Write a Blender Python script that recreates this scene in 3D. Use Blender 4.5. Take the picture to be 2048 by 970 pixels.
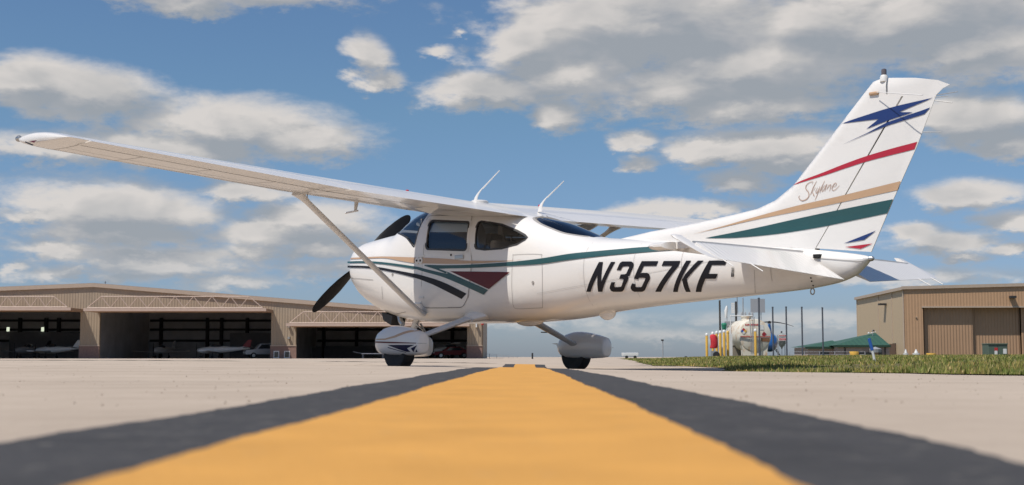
import bpy, bmesh, math, random
import numpy as np
from mathutils import Vector, Matrix
from mathutils.geometry import tessellate_polygon

random.seed(7); rng = np.random.default_rng(7)
sc = bpy.context.scene
COL = sc.collection
for o in list(bpy.data.objects): bpy.data.objects.remove(o)
R_ = math.radians

# ------------------------------------------------------------------ camera
FPX = 2672.85                      # focal length in photo pixels (2048 wide)
HC = 0.052                         # the camera lies almost on the ground
PITCH = math.atan(229.0 / FPX)
cd = bpy.data.cameras.new('camera'); cam = bpy.data.objects.new('camera', cd); COL.objects.link(cam)
cd.sensor_width = 36; cd.lens = 36 * FPX / 2048
cd.clip_start = 0.02; cd.clip_end = 20000
cam.location = (0, 0, HC); cam.rotation_euler = (math.pi / 2 + PITCH, 0, 0)
cd.dof.use_dof = True; cd.dof.focus_distance = 14.5; cd.dof.aperture_fstop = 9.0
sc.camera = cam
sc.view_settings.view_transform = 'Standard'; sc.view_settings.look = 'None'
sc.view_settings.exposure = 0.0; sc.view_settings.gamma = 1.0; sc.view_settings.use_curve_mapping = False

# ------------------------------------------------------------------ sun
SUN_EL = R_(61)
SUN_AZ = math.atan2(-0.75, -0.66)   # to-sun horizontal direction: left of and behind the camera (x, y)
tosun = Vector((math.sin(SUN_AZ) * math.cos(SUN_EL), math.cos(SUN_AZ) * math.cos(SUN_EL), math.sin(SUN_EL)))
sd = bpy.data.lights.new('sun', 'SUN'); sun = bpy.data.objects.new('sun', sd); COL.objects.link(sun)
sd.energy = 4.5; sd.angle = R_(0.53); sd.color = (1.0, 0.94, 0.86)
sun.rotation_euler = tosun.to_track_quat('Z', 'Y').to_euler(); sun.location = (-30, -30, 60)

# ------------------------------------------------------------------ world: sky and clouds
wd = bpy.data.worlds.new('World'); sc.world = wd; wd.use_nodes = True
nt = wd.node_tree; nt.nodes.clear()
class NB:
    def __init__(s, t): s.t = t
    def n(s, k, **kw):
        q = s.t.nodes.new(k)
        for a, b in kw.items(): setattr(q, a, b)
        return q
    def put(s, sock, v):
        if v is None: return
        if hasattr(v, 'is_linked') or isinstance(v, bpy.types.NodeSocket): s.t.links.new(v, sock)
        else: sock.default_value = v
    def m(s, op, a, b=None, c=None, clamp=False):
        q = s.n('ShaderNodeMath', operation=op, use_clamp=clamp)
        s.put(q.inputs[0], a); s.put(q.inputs[1], b)
        if c is not None: s.put(q.inputs[2], c)
        return q.outputs[0]
    def mix(s, f, a, b):
        q = s.n('ShaderNodeMix', data_type='RGBA')
        s.put(q.inputs[0], f); s.put(q.inputs[6], a); s.put(q.inputs[7], b)
        return q.outputs[2]
    def ramp(s, f, stops):
        q = s.n('ShaderNodeValToRGB'); e = q.color_ramp.elements
        while len(e) < len(stops): e.new(0.5)
        for k, (p, c) in enumerate(stops): e[k].position = p; e[k].color = c if len(c) == 4 else (*c, 1)
        s.put(q.inputs[0], f); return q.outputs[0]
    def noise(s, vec, scale, det=4, rough=.5, out=0, dist=0.0):
        q = s.n('ShaderNodeTexNoise'); s.put(q.inputs['Vector'], vec)
        q.inputs['Scale'].default_value = scale; q.inputs['Detail'].default_value = det
        q.inputs['Roughness'].default_value = rough; q.inputs['Distortion'].default_value = dist
        return q.outputs[out]
w = NB(nt)
# cloud banks: (u, v, ru, rv, weight) in thousandths of a radian of azimuth / elevation
CL = [(430,-8,270,40,1.2),(370,35,80,24,1),(150,215,140,52,1.1),(60,190,90,42,1.1),(420,265,230,52,1.15),(590,285,140,42,1.1),(90,315,130,30,.95),(330,310,200,34,1.0),
 (730,125,42,40,1.1),(758,165,40,22,1),(868,107,32,14,.8),(905,72,16,8,.7),
 (1300,60,320,110,1.3),(1130,150,120,60,1.1),(980,185,140,34,1),(1480,150,260,90,1.2),(1110,232,60,34,1),(1800,60,330,100,1.3),(1960,130,180,66,1.2),(1490,225,190,34,1.1),(1070,90,90,60,1.1),(1330,190,170,50,1.1),
 (1272,286,46,20,1),(1430,305,110,30,1.1),(1550,300,130,42,1.15),(1590,335,110,22,.95),(1275,328,40,14,.75),(1480,372,72,24,.8),(1380,422,140,20,1),(1260,428,70,14,.9),
 (1960,270,110,56,1.1),(2020,318,80,28,1),(1825,474,58,18,.95),(1960,408,100,28,1),(2030,462,80,26,1),(1930,528,40,11,.9),(2030,510,40,12,.9),
 (480,388,100,24,.95),(300,440,150,38,1),(600,440,130,34,1),(60,452,80,18,.95),(250,480,200,26,.9),(110,512,100,22,.95),(640,500,90,24,.95),(330,545,130,18,.85),(500,510,90,18,.85),(20,545,30,12,.9),(130,552,60,12,.8),(450,568,100,15,.8),(700,540,120,20,.8),
 (1700,380,60,16,.6),(1150,560,160,16,.5),(1000,640,300,14,.45),(1600,640,200,14,.45),(1400,670,300,12,.4),(200,560,160,10,.4),(200,425,210,50,.9),(560,470,190,44,.8),(300,525,250,30,.75),(1900,500,120,22,.7),(1800,560,200,16,.6)]
fg = bpy.data.node_groups.new('cloud_field', 'ShaderNodeTree')
fg.interface.new_socket('U', in_out='INPUT', socket_type='NodeSocketFloat')
fg.interface.new_socket('V', in_out='INPUT', socket_type='NodeSocketFloat')
fg.interface.new_socket('F', in_out='OUTPUT', socket_type='NodeSocketFloat')
g = NB(fg); gi = g.n('NodeGroupInput'); go = g.n('NodeGroupOutput')
acc = None
for (cx, cy, rx, ry, wt) in CL:
    rx *= 1.12; ry *= 1.15
    u0 = math.atan((cx - 1024) / FPX) * 1000; v0 = (714 - cy) / FPX * 1000
    a = g.m('MULTIPLY_ADD', gi.outputs[0], 1000 / (rx / FPX * 1000) / 1000, -u0 / (rx / FPX * 1000))
    b = g.m('MULTIPLY_ADD', gi.outputs[1], 1000 / (ry / FPX * 1000) / 1000, -v0 / (ry / FPX * 1000))
    d = g.m('MULTIPLY_ADD', b, b, g.m('MULTIPLY', a, a))
    f = g.m('MULTIPLY_ADD', g.m('SQRT', d), -wt, wt)
    acc = f if acc is None else g.m('SMOOTH_MAX', acc, f, 0.25)
fg.links.new(acc, go.inputs[0])
tc = w.n('ShaderNodeTexCoord'); sx = w.n('ShaderNodeSeparateXYZ'); nt.links.new(tc.outputs['Generated'], sx.inputs[0])
AZ = w.m('MULTIPLY', w.m('ARCTAN2', sx.outputs[0], sx.outputs[1]), 1000)
EL = w.m('MULTIPLY', w.m('ARCSINE', sx.outputs[2]), 1000)
def cloud_density(du, dv):
    U = w.m('ADD', AZ, du); V = w.m('ADD', EL, dv)
    cb = w.n('ShaderNodeCombineXYZ'); w.put(cb.inputs[0], w.m('MULTIPLY', U, .001)); w.put(cb.inputs[1], w.m('MULTIPLY', V, .0022)); 
    n1 = w.noise(cb.outputs[0], 15, 4 if du else 7, .5 if du else .55, dist=.35)
    n2 = w.noise(cb.outputs[0], 60, 6, .62)
    gnode = w.n('ShaderNodeGroup'); gnode.node_tree = fg
    wu = w.m('MULTIPLY_ADD', n1, 44, w.m('ADD', U, -22)); wv = w.m('MULTIPLY_ADD', n2, 16, w.m('ADD', V, -8))
    w.put(gnode.inputs[0], wu); w.put(gnode.inputs[1], wv)
    t = w.m('MULTIPLY_ADD', n1, 1.45, w.m('ADD', gnode.outputs[0], -.56))
    smooth = t
    t = w.m('MULTIPLY_ADD', n2, .85, w.m('ADD', t, -.425))
    t = w.m('MULTIPLY_ADD', w.noise(cb.outputs[0], 150, 3, .55), .22, w.m('ADD', t, -.11))
    return t, smooth, w.noise(cb.outputs[0], 13, 3, .5, dist=.6)
d0, s0, nlow = cloud_density(0, 0)
_, s1, _ = cloud_density(-8, 15)
_, s0b, _ = cloud_density(.01, 0)
mask = w.n('ShaderNodeMapRange', interpolation_type='SMOOTHSTEP'); w.put(mask.inputs[0], d0)
mask.inputs[1].default_value = -.16; mask.inputs[2].default_value = .66
# clouds elsewhere in the sky (not in this view) from plain noise
dirn = w.noise(tc.outputs['Generated'], 2.6, 6, .55)
high = w.n('ShaderNodeMapRange'); w.put(high.inputs[0], dirn); high.inputs[1].default_value = .56; high.inputs[2].default_value = .80
out = w.m('MAXIMUM', w.m('GREATER_THAN', EL, 300), w.m('LESS_THAN', sx.outputs[1], .85))
M = w.m('MAXIMUM', w.m('MULTIPLY', mask.outputs[0], w.m('SUBTRACT', 1, out)), w.m('MULTIPLY', high.outputs[0], out))
M = w.m('MULTIPLY', M, .93)
# bright on the sunward (upper left) edges, grey inside and below
lit = w.n('ShaderNodeMapRange'); w.put(lit.inputs[0], w.m('SUBTRACT', s0b, s1))
lit.inputs[1].default_value = -.40; lit.inputs[2].default_value = .55; lit.interpolation_type = 'SMOOTHSTEP'
thick = w.n('ShaderNodeMapRange'); w.put(thick.inputs[0], s0); thick.inputs[1].default_value = .25; thick.inputs[2].default_value = 1.5
L = w.m('SUBTRACT', w.m('MULTIPLY_ADD', nlow, 1.5, w.m('MULTIPLY_ADD', lit.outputs[0], 1.0, -.62)), w.m('MULTIPLY', thick.outputs[0], .40), clamp=True)
ccol = w.ramp(L, [(0.0, (.40, .43, .465)), (.3, (.485, .495, .515)), (.65, (.63, .615, .60)), (1.0, (.84, .79, .745))])
sky = w.n('ShaderNodeTexSky', sky_type='NISHITA'); sky.sun_disc = False
sky.sun_elevation = SUN_EL; sky.sun_rotation = SUN_AZ; sky.air_density = 1.0; sky.dust_density = .6; sky.ozone_density = 2.5; sky.altitude = 200
elr = w.m('MULTIPLY', EL, 1 / 300.0, clamp=True)
tint = w.ramp(elr, [(0.0, (.55, .645, .92)), (.22, (.58, .68, .92)), (.6, (.66, .80, .88)), (1.0, (.68, .81, .93))])
mul = w.n('ShaderNodeMix', data_type='RGBA', blend_type='MULTIPLY'); mul.inputs[0].default_value = 1
w.put(mul.inputs[6], sky.outputs[0]); w.put(mul.inputs[7], tint)
SKY_STR = 0.1
bg1 = w.n('ShaderNodeBackground'); w.put(bg1.inputs[0], mul.outputs[2]); bg1.inputs[1].default_value = SKY_STR
bg2 = w.n('ShaderNodeBackground'); w.put(bg2.inputs[0], ccol); bg2.inputs[1].default_value = .85
# clouds fade to the horizon haze
fade = w.n('ShaderNodeMapRange'); w.put(fade.inputs[0], EL); fade.inputs[1].default_value = -5; fade.inputs[2].default_value = 75; fade.inputs[3].default_value = .35; fade.inputs[4].default_value = 1
M = w.m('MULTIPLY', M, fade.outputs[0])
mx = w.n('ShaderNodeMixShader'); w.put(mx.inputs[0], M); nt.links.new(bg1.outputs[0], mx.inputs[1]); nt.links.new(bg2.outputs[0], mx.inputs[2])
wo = w.n('ShaderNodeOutputWorld'); nt.links.new(mx.outputs[0], wo.inputs[0])

# ------------------------------------------------------------------ materials
MATS = {}
def mat(name, col, rough=.5, metal=0.0, coat=0.0, var=0.0, vscale=3.0, spec=.5, bump=0.0, bscale=40, stripes=None, dirt=None):
    """principled material with noise variation; stripes=(axis, pitch, depth) corrugation bump; dirt=(colour, scale, lo, hi)"""
    if name in MATS: return MATS[name]
    m = bpy.data.materials.new(name); m.use_nodes = True; t = m.node_tree; b = NB(t)
    p = t.nodes['Principled BSDF']; p.inputs['Roughness'].default_value = rough; p.inputs['Metallic'].default_value = metal
    p.inputs['Coat Weight'].default_value = coat; p.inputs['Coat Roughness'].default_value = .06
    p.inputs['Specular IOR Level'].default_value = spec
    c4 = (*col, 1)
    p.inputs['Base Color'].default_value = c4
    tc = b.n('ShaderNodeTexCoord'); vec = tc.outputs['Object']
    colsock = None
    if var > 0:
        nz = b.noise(vec, vscale, 6, .6)
        colsock = b.ramp(nz, [(.25, tuple(c * (1 - var) for c in col)), (.75, tuple(min(1, c * (1 + var)) for c in col))])
    if dirt:
        nz = b.noise(vec, dirt[1], 7, .65)
        mr = b.n('ShaderNodeMapRange'); b.put(mr.inputs[0], nz); mr.inputs[1].default_value = dirt[2]; mr.inputs[2].default_value = dirt[3]
        colsock = b.mix(mr.outputs[0], colsock if colsock else c4, (*dirt[0], 1))
    if colsock: t.links.new(colsock, p.inputs['Base Color'])
    nrm = None
    if bump > 0:
        bn = b.n('ShaderNodeBump'); bn.inputs['Strength'].default_value = 1; bn.inputs['Distance'].default_value = bump
        b.put(bn.inputs['Height'], b.noise(vec, bscale, 5, .6)); nrm = bn.outputs[0]
    if stripes:
        s = b.n('ShaderNodeSeparateXYZ'); t.links.new(vec, s.inputs[0])
        fr = b.m('FRACT', b.m('MULTIPLY', s.outputs[stripes[0]], 1 / stripes[1]))
        h = b.n('ShaderNodeMapRange', interpolation_type='SMOOTHSTEP'); b.put(h.inputs[0], b.m('ABSOLUTE', b.m('SUBTRACT', fr, .5)))
        h.inputs[1].default_value = .12; h.inputs[2].default_value = .38
        bn = b.n('ShaderNodeBump'); bn.inputs['Strength'].default_value = 1; bn.inputs['Distance'].default_value = stripes[2]
        b.put(bn.inputs['Height'], h.outputs[0])
        if nrm: t.links.new(nrm, bn.inputs['Normal'])
        nrm = bn.outputs[0]
    if nrm: t.links.new(nrm, p.inputs['Normal'])
    MATS[name] = m; return m
def glass(name, tint, alpha, rough=.02):
    m = bpy.data.materials.new(name); m.use_nodes = True; t = m.node_tree; t.nodes.clear(); b = NB(t)
    tr = b.n('ShaderNodeBsdfTransparent'); tr.inputs[0].default_value = (*tint, 1)
    gl = b.n('ShaderNodeBsdfGlossy'); gl.inputs['Roughness'].default_value = rough; gl.inputs[0].default_value = (.9, .95, 1, 1)
    fr = b.n('ShaderNodeFresnel'); fr.inputs[0].default_value = 1.45
    mxx = b.n('ShaderNodeMixShader'); t.links.new(b.m('MULTIPLY_ADD', fr.outputs[0], .9, alpha), mxx.inputs[0]); t.links.new(tr.outputs[0], mxx.inputs[1]); t.links.new(gl.outputs[0], mxx.inputs[2])
    o = b.n('ShaderNodeOutputMaterial'); t.links.new(mxx.outputs[0], o.inputs[0]); MATS[name] = m; return m
WHITE = mat('aircraft white paint', (.75, .725, .69), .28, coat=.5, var=.03, vscale=2.2, bump=.004, bscale=2.4, dirt=((.55, .50, .44), 1.7, .62, .95))
WHITE_COR = mat('corrugated white skin', (.76, .735, .70), .30, coat=.4, var=.03, stripes=(1, .060, .0035))
WHITE_DULL = mat('dull white', (.72, .71, .69), .5, var=.06)
GREEN = mat('dark teal paint', (.018, .075, .08), .4, coat=.1, var=.08)
TAN = mat('tan paint', (.50, .32, .19), .35, coat=.4, var=.05)
NAVY = mat('navy paint', (.012, .035, .15), .4, coat=.1, var=.06)
BLACK = mat('black paint', (.008, .008, .012), .5, spec=.3)
INK = mat('ink blue paint', (.008, .010, .045), .45, spec=.3)
RED = mat('dark red paint', (.42, .012, .03), .32, coat=.4, var=.05)
MAROON = mat('maroon paint', (.10, .008, .013), .42, spec=.35, var=.05)
SCRIPT = mat('script brown paint', (.44, .30, .23), .4)
SEAM = mat('panel seam', (.30, .285, .27), .7)
RUBBER = mat('black rubber', (.018, .018, .018), .75, var=.2, vscale=12, bump=.002, bscale=90)
TRIM = mat('window seal', (.03, .03, .032), .5)
PROP = mat('propeller black', (.009, .009, .010), .55, var=.2, vscale=9, spec=.25)
METAL = mat('bare metal', (.45, .45, .44), .35, metal=.9)
INTER = mat('cabin trim grey', (.22, .20, .18), .8, var=.15)
SEAT = mat('seat fabric tan', (.45, .38, .30), .8, var=.1)
DARK = mat('dark void', (.01, .01, .01), .8)
REDLENS = mat('red lens', (.5, .01, .02), .2, coat=.5)
GLASS = glass('cabin glass', (.60, .60, .60), .02)
GLASS_R = glass('tinted rear glass', (.22, .27, .38), .04)
GLASS_W = glass('windshield glass', (.86, .90, .93), .05)
GLASS_D = glass('door glass', (.88, .90, .92), .02)

# ------------------------------------------------------------------ mesh helpers
def link(o, parent=None):
    COL.objects.link(o)
    if parent: o.parent = parent
    return o
def mesh(name, V, F, m, parent=None, smooth=False, label=None, auto=None):
    me = bpy.data.meshes.new(name); me.from_pydata([tuple(map(float, v)) for v in V], [], [tuple(int(i) for i in f) for f in F]); me.validate(); me.update()
    o = bpy.data.objects.new(name, me)
    for mm in (m if isinstance(m, (list, tuple)) else [m]): me.materials.append(mm)
    if smooth:
        me.polygons.foreach_set('use_smooth', [True] * len(me.polygons))
        if auto is not None:
            bm = bmesh.new(); bm.from_mesh(me)
            for e in bm.edges:
                if len(e.link_faces) == 2 and e.calc_face_angle(0) > auto: e.smooth = False
            bm.to_mesh(me); bm.free()
    link(o, parent)
    if label: o['label'] = label
    return o
class MB:
    def __init__(s): s.V = []; s.F = []
    def add(s, V, F):
        k = len(s.V); s.V += [tuple(v) for v in V]; s.F += [tuple(i + k for i in f) for f in F]; return s
    def box(s, a, b, M=None):
        (x0, y0, z0), (x1, y1, z1) = a, b
        V = [Vector(v) for v in ((x0,y0,z0),(x1,y0,z0),(x1,y1,z0),(x0,y1,z0),(x0,y0,z1),(x1,y0,z1),(x1,y1,z1),(x0,y1,z1))]
        if M: V = [M @ v for v in V]
        return s.add(V, [(0,3,2,1),(4,5,6,7),(0,1,5,4),(1,2,6,5),(2,3,7,6),(3,0,4,7)])
    def tube(s, pts, rad, n=10, cap=True, sx=1.0, flat=None):
        P = [Vector(p) for p in pts]; V = []; F = []
        if not hasattr(rad, '__len__'): rad = [rad] * len(P)
        up0 = None
        for i, p in enumerate(P):
            t = (P[min(i + 1, len(P) - 1)] - P[max(i - 1, 0)]).normalized()
            ref = flat if flat is not None else (Vector((0, 0, 1)) if abs(t.z) < .9 else Vector((1, 0, 0)))
            a = t.cross(ref).normalized(); b = t.cross(a).normalized()
            if up0 is not None and a.dot(up0) < 0: a = -a; b = -b
            up0 = a
            for k in range(n):
                q = 2 * math.pi * k / n
                V.append(p + a * math.cos(q) * rad[i] + b * math.sin(q) * rad[i] * sx)
        for i in range(len(P) - 1):
            for k in range(n):
                F.append((i*n+k, i*n+(k+1) % n, (i+1)*n+(k+1) % n, (i+1)*n+k))
        if cap: F.append(tuple(range(n - 1, -1, -1))); F.append(tuple((len(P)-1)*n + k for k in range(n)))
        return s.add(V, F)
    def lathe(s, prof, c, n=20, axis='Z'):
        c = Vector(c); V = []; F = []
        for (r, h) in prof:
            for k in range(n):
                q = 2*math.pi*k/n
                d = {'Z': (r*math.cos(q), r*math.sin(q), h), 'Y': (r*math.cos(q), h, r*math.sin(q)), 'X': (h, r*math.cos(q), r*math.sin(q))}[axis]
                V.append(c + Vector(d))
        for i in range(len(prof)-1):
            for k in range(n): F.append((i*n+k, i*n+(k+1)%n, (i+1)*n+(k+1)%n, (i+1)*n+k))
        F.append(tuple(range(n-1,-1,-1))); F.append(tuple((len(prof)-1)*n+k for k in range(n)))
        return s.add(V, F)
    def loft(s, rings, cap=True):
        n = len(rings[0]); V = [p for r in rings for p in r]; F = []
        for i in range(len(rings)-1):
            for k in range(n): F.append((i*n+k, i*n+(k+1)%n, (i+1)*n+(k+1)%n, (i+1)*n+k))
        if cap: F.append(tuple(range(n-1,-1,-1))); F.append(tuple((len(rings)-1)*n+k for k in range(n)))
        return s.add(V, F)
    def prism(s, poly, axis, a, b):
        """polygon in the two other axes, extruded a..b along axis"""
        n = len(poly)
        def P(p, h): return {'Y': (p[0], h, p[1]), 'X': (h, p[0], p[1]), 'Z': (p[0], p[1], h)}[axis]
        V = [P(p, a) for p in poly] + [P(p, b) for p in poly]
        tri = tessellate_polygon([[Vector((p[0], p[1], 0)) for p in poly]])
        F = [tuple(t) for t in tri] + [tuple(i + n for i in reversed(t)) for t in tri]
        F += [(k, (k+1) % n, (k+1) % n + n, k + n) for k in range(n)]
        return s.add(V, F)
    def build(s, name, m, parent=None, smooth=False, label=None, auto=None, fixn=True):
        o = mesh(name, s.V, s.F, m, parent, False, label)
        if fixn:
            bm = bmesh.new(); bm.from_mesh(o.data); bmesh.ops.recalc_face_normals(bm, faces=bm.faces); bm.to_mesh(o.data); bm.free()
        if smooth:
            o.data.polygons.foreach_set('use_smooth', [True]*len(o.data.polygons))
            a = auto if auto is not None else R_(40)
            bm = bmesh.new(); bm.from_mesh(o.data)
            for e in bm.edges:
                if len(e.link_faces) == 2 and e.calc_face_angle(0) > a: e.smooth = False
            bm.to_mesh(o.data); bm.free()
        return o
def bevel(o, wd=.01, seg=2):
    md = o.modifiers.new('bevel', 'BEVEL'); md.width = wd; md.segments = seg; md.limit_method = 'ANGLE'; return o
def boolean(a, b, op):
    md = a.modifiers.new('b', 'BOOLEAN'); md.object = b; md.operation = op; md.solver = 'EXACT'
    bpy.context.view_layer.update()
    dg = bpy.context.evaluated_depsgraph_get()
    me = bpy.data.meshes.new_from_object(a.evaluated_get(dg)); a.modifiers.clear(); a.data = me
def empty(name, loc=(0, 0, 0), rz=0):
    o = bpy.data.objects.new(name, None); COL.objects.link(o); o.location = loc; o.rotation_euler = (0, 0, rz); o.empty_display_size = .3; return o
def tag(o, label=None, cat=None, group=None, kind=None):
    if label: o['label'] = label
    if cat: o['category'] = cat
    if group: o['group'] = group
    if kind: o['kind'] = kind
    return o
def copy_tree(o, parent=None):
    c = o.copy(); COL.objects.link(c); c.parent = parent
    for ch in [x for x in bpy.data.objects if x.parent == o]: copy_tree(ch, c)
    return c
# world ray through a photo point, to place background things at a chosen distance Y
CP, SP = math.cos(PITCH), math.sin(PITCH)
def at(u, v, Y):
    a = (u - 1024) / FPX; b = (485 - v) / FPX
    d = (a, CP - b * SP, SP + b * CP); t = Y / d[1]
    return Vector((a * t, Y, HC + d[2] * t))

# ------------------------------------------------------------------ ground relief (shallow swales in the slab)
gy = np.array([-50, 0, 4, 7, 9.3, 10.5, 12, 14.5, 17.2, 18.2, 19.5, 20.8, 23, 27, 35, 45, 60, 100, 150, 300, 20000.])
gz = np.array([-.0565, -.0565, -.0605, -.0670, -.0755, -.088, -.125, -.158, -.160, -.146, -.124, -.113, -.122, -.142, -.150, -.135, -.125, -.13, -.17, -.20, -.20]) + HC
_yy = np.concatenate([np.arange(-50, 60, .05), np.geomspace(60, 20000, 400)])
_zz = np.interp(_yy, gy, gz)
_k = np.exp(-np.linspace(-2, 2, 25) ** 2); _k /= _k.sum()
_n0 = len(np.arange(-50, 60, .05)); _s = np.convolve(np.pad(_zz[:_n0], 12, mode='edge'), _k, mode='valid'); _zz[:_n0] = _s
def sstep(a, b, x): t = np.clip((x - a) / (b - a), 0, 1); return t * t * (3 - 2 * t)
def gx_edge(y): return np.interp(y, [0, 6, 11, 20, 27, 100, 1000], [1.7, 2.30, 2.87, 3.0, 3.0, 8.1, 71])      # left edge of the grass verge
def ground(x, y):
    x = np.asarray(x, float); y = np.asarray(y, float)
    z = np.interp(y, _yy, _zz)
    z = z - .0158 * 4 * np.tanh(x / 4) * sstep(2.5, 9, y) * (1 - sstep(25, 60, y))
    # grassy mound on the right, low ground behind it
    d = x - gx_edge(y)
    z = z + (sstep(.2, 5.5, d) * .135 + sstep(5, 14, d) * .05) * sstep(5, 9, y) * (1 - sstep(70, 95, y))
    z = z - 1.5 * sstep(95, 112, y) * sstep(12, 22, x) * (1 - sstep(400, 700, y))
    return z
def G(x, y): return float(ground(x, y))
# ------------------------------------------------------------------ setting
ys = np.concatenate([np.arange(-40, -2, 2), np.arange(-2, 30, .1), np.arange(30, 120, 1.5), np.geomspace(120, 9000, 40)])
xp = np.concatenate([np.arange(0, 4, .1), np.arange(4, 20, .5), np.geomspace(20, 9000, 50)])
xs = np.concatenate([-xp[:0:-1], xp])
XX, YY = np.meshgrid(xs, ys); ZZ = ground(XX, YY)
nx, ny = len(xs), len(ys)
I = np.arange(nx * ny).reshape(ny, nx)
F = np.stack([I[:-1, :-1], I[:-1, 1:], I[1:, 1:], I[1:, :-1]], -1).reshape(-1, 4)
CONC = bpy.data.materials.new('concrete apron'); CONC.use_nodes = True
b = NB(CONC.node_tree); p = CONC.node_tree.nodes['Principled BSDF']; p.inputs['Roughness'].default_value = .85; p.inputs['Specular IOR Level'].default_value = .25
tcn = b.n('ShaderNodeTexCoord'); ob = tcn.outputs['Object']
n_big = b.noise(ob, .35, 5, .6); n_mid = b.noise(ob, 5, 6, .65); n_fine = b.noise(ob, 160, 4, .7)
c1 = b.ramp(n_big, [(.28, (.355, .285, .222)), (.5, (.44, .36, .285)), (.72, (.49, .405, .325))])
n_str = b.ramp(b.noise(ob, 1.6, 7, .75), [(.38, (0, 0, 0)), (.60, (1, 1, 1))])
c2 = b.mix(b.m('MULTIPLY', n_mid, .45), c1, (.31, .25, .195, 1))
c2 = b.mix(b.m('MULTIPLY', n_str, .42), c2, (.56, .47, .38, 1))
blot = b.n('ShaderNodeMapRange'); b.put(blot.inputs[0], b.noise(ob, 14, 5, .7)); blot.inputs[1].default_value = .60; blot.inputs[2].default_value = .80
c2 = b.mix(b.m('MULTIPLY', blot.outputs[0], .45), c2, (.26, .21, .165, 1))
spk = b.n('ShaderNodeMapRange'); b.put(spk.inputs[0], n_fine); spk.inputs[1].default_value = .60; spk.inputs[2].default_value = .70
c3 = b.mix(b.m('MULTIPLY', spk.outputs[0], .5), c2, (.20, .17, .14, 1))
# sawn joints of the slabs
mp = b.n('ShaderNodeMapping'); CONC.node_tree.links.new(ob, mp.inputs[0]); mp.inputs['Location'].default_value = (2.35, 2.9, 0); mp.inputs['Rotation'].default_value = (0, 0, R_(.65))
sx2 = b.n('ShaderNodeSeparateXYZ'); CONC.node_tree.links.new(mp.outputs[0], sx2.inputs[0])
wob = b.m('MULTIPLY_ADD', b.noise(ob, 3, 3, .6), .03, -.015)
jj = []
for k, (i, pitch, wdt) in enumerate(((0, 4.6, .012), (1, 6.1, .014))):
    fr = b.m('FRACT', b.m('MULTIPLY', b.m('ADD', sx2.outputs[i], wob), 1 / pitch)); jj.append(b.m('LESS_THAN', fr, wdt / pitch))
jn = b.m('MAXIMUM', jj[0], jj[1])
c4 = b.mix(b.m('MULTIPLY', jn, .75), c3, (.05, .042, .032, 1))
CONC.node_tree.links.new(c4, p.inputs['Base Color'])
bn = b.n('ShaderNodeBump'); bn.inputs['Strength'].default_value = .6; bn.inputs['Distance'].default_value = .004; b.put(bn.inputs['Height'], b.noise(ob, 70, 6, .75)); CONC.node_tree.links.new(bn.outputs[0], p.inputs['Normal'])
gr = mesh('ground', np.c_[XX.ravel(), YY.ravel(), ZZ.ravel()], F, CONC, smooth=True); tag(gr, 'pale tan concrete apron in slabs', kind='structure')

# centre line: yellow band between two dark borders, following the slab
def line_x(y): return -.033 + .0113 * y
YEL = mat('yellow marking paint', (.58, .295, .070), .75, var=.13, vscale=9, spec=.2, bump=.002, bscale=140, dirt=((.40, .27, .13), 26, .60, .82))
BLK = mat('black marking paint', (.053, .0505, .050), .75, var=.25, vscale=9, spec=.25, bump=.003, bscale=120, dirt=((.17, .155, .135), 45, .56, .76))
def strip(name, o0, o1, y0, y1, dz, m, jag=.0, nseg=6, rnd=0):
    yv = np.concatenate([np.arange(y0, 3, .012), np.arange(3, min(y1, 30), .05)]); V = []; F = []
    r = np.random.default_rng(abs(int(o0 * 100)) + 3); ph = r.uniform(0, 6, 8)
    for j, y in enumerate(yv):
        e = sum(math.sin(y * q + ph[i]) * jag / (i + 1) for i, q in enumerate((3.1, 7.7, 17, 41, 83, 127)))
        e2 = sum(math.cos(y * q + ph[i]) * jag / (i + 1) for i, q in enumerate((2.3, 9.1, 15, 37, 71, 113)))
        sh = 1.0
        if rnd and y > y1 - rnd: sh = math.sqrt(max(0, 1 - ((y - (y1 - rnd)) / rnd) ** 2))
        for k in range(nseg + 1):
            a = o0 + e + (o1 + e2 - o0 - e) * k / nseg
            a *= .55 + .45 * sh if rnd else 1
            x = line_x(y) + a; V.append((x, y, G(x, y) + dz))
    n = nseg + 1
    for j in range(len(yv) - 1):
        for k in range(nseg): F.append((j*n+k, j*n+k+1, (j+1)*n+k+1, (j+1)*n+k))
    o = mesh(name, V, F, m, smooth=True); tag(o, kind='structure'); return o
tag(strip('line_border', -.305, .30, -2, 22.3, .002, BLK, .006, 12, rnd=1.2), 'dark border painted under the yellow line', kind='structure')
tag(strip('centre_line', -.15, .15, -2, 22.0, .005, YEL, .003), 'wide yellow painted line on the apron', kind='structure')

# tarred joints standing a little proud between slabs, and loose grit
JNT = mat('joint tar', (.045, .038, .03), .9, var=.4, vscale=8)
for (xa, xb, y0_, hj) in ((-7.5, -1.9, 13.1, .008), (-9, -4.2, 21.0, .010), (.85, 3.05, 18.2, .009), (-4.2, -.25, 28.5, .012), (2.0, 3.3, 23.6, .014), (3.0, 5.4, 33, .016)):
    V = []; F = []; xv = np.arange(xa, xb, .06)
    for i, x in enumerate(xv):
        y = y0_+.02*math.sin(x*3.1)+.012*math.sin(x*11); h_ = hj*(.35+.65*abs(math.sin(x*2.3+y0_)*math.cos(x*5.7))); h_ *= min(1, (x-xa)*2+.1, (xb-x)*2+.1)
        V += [(x, y-.02, G(x, y)-.002), (x, y-.008, G(x, y)+h_), (x, y+.012, G(x, y)+h_), (x, y+.03, G(x, y)-.002)]
        if i:
            for k in range(3): F.append((4*i-4+k, 4*i+k, 4*i+k+1, 4*i-3+k))
    tag(mesh('slab_joint', V, F, JNT), kind='structure')
V = []; F = []
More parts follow.
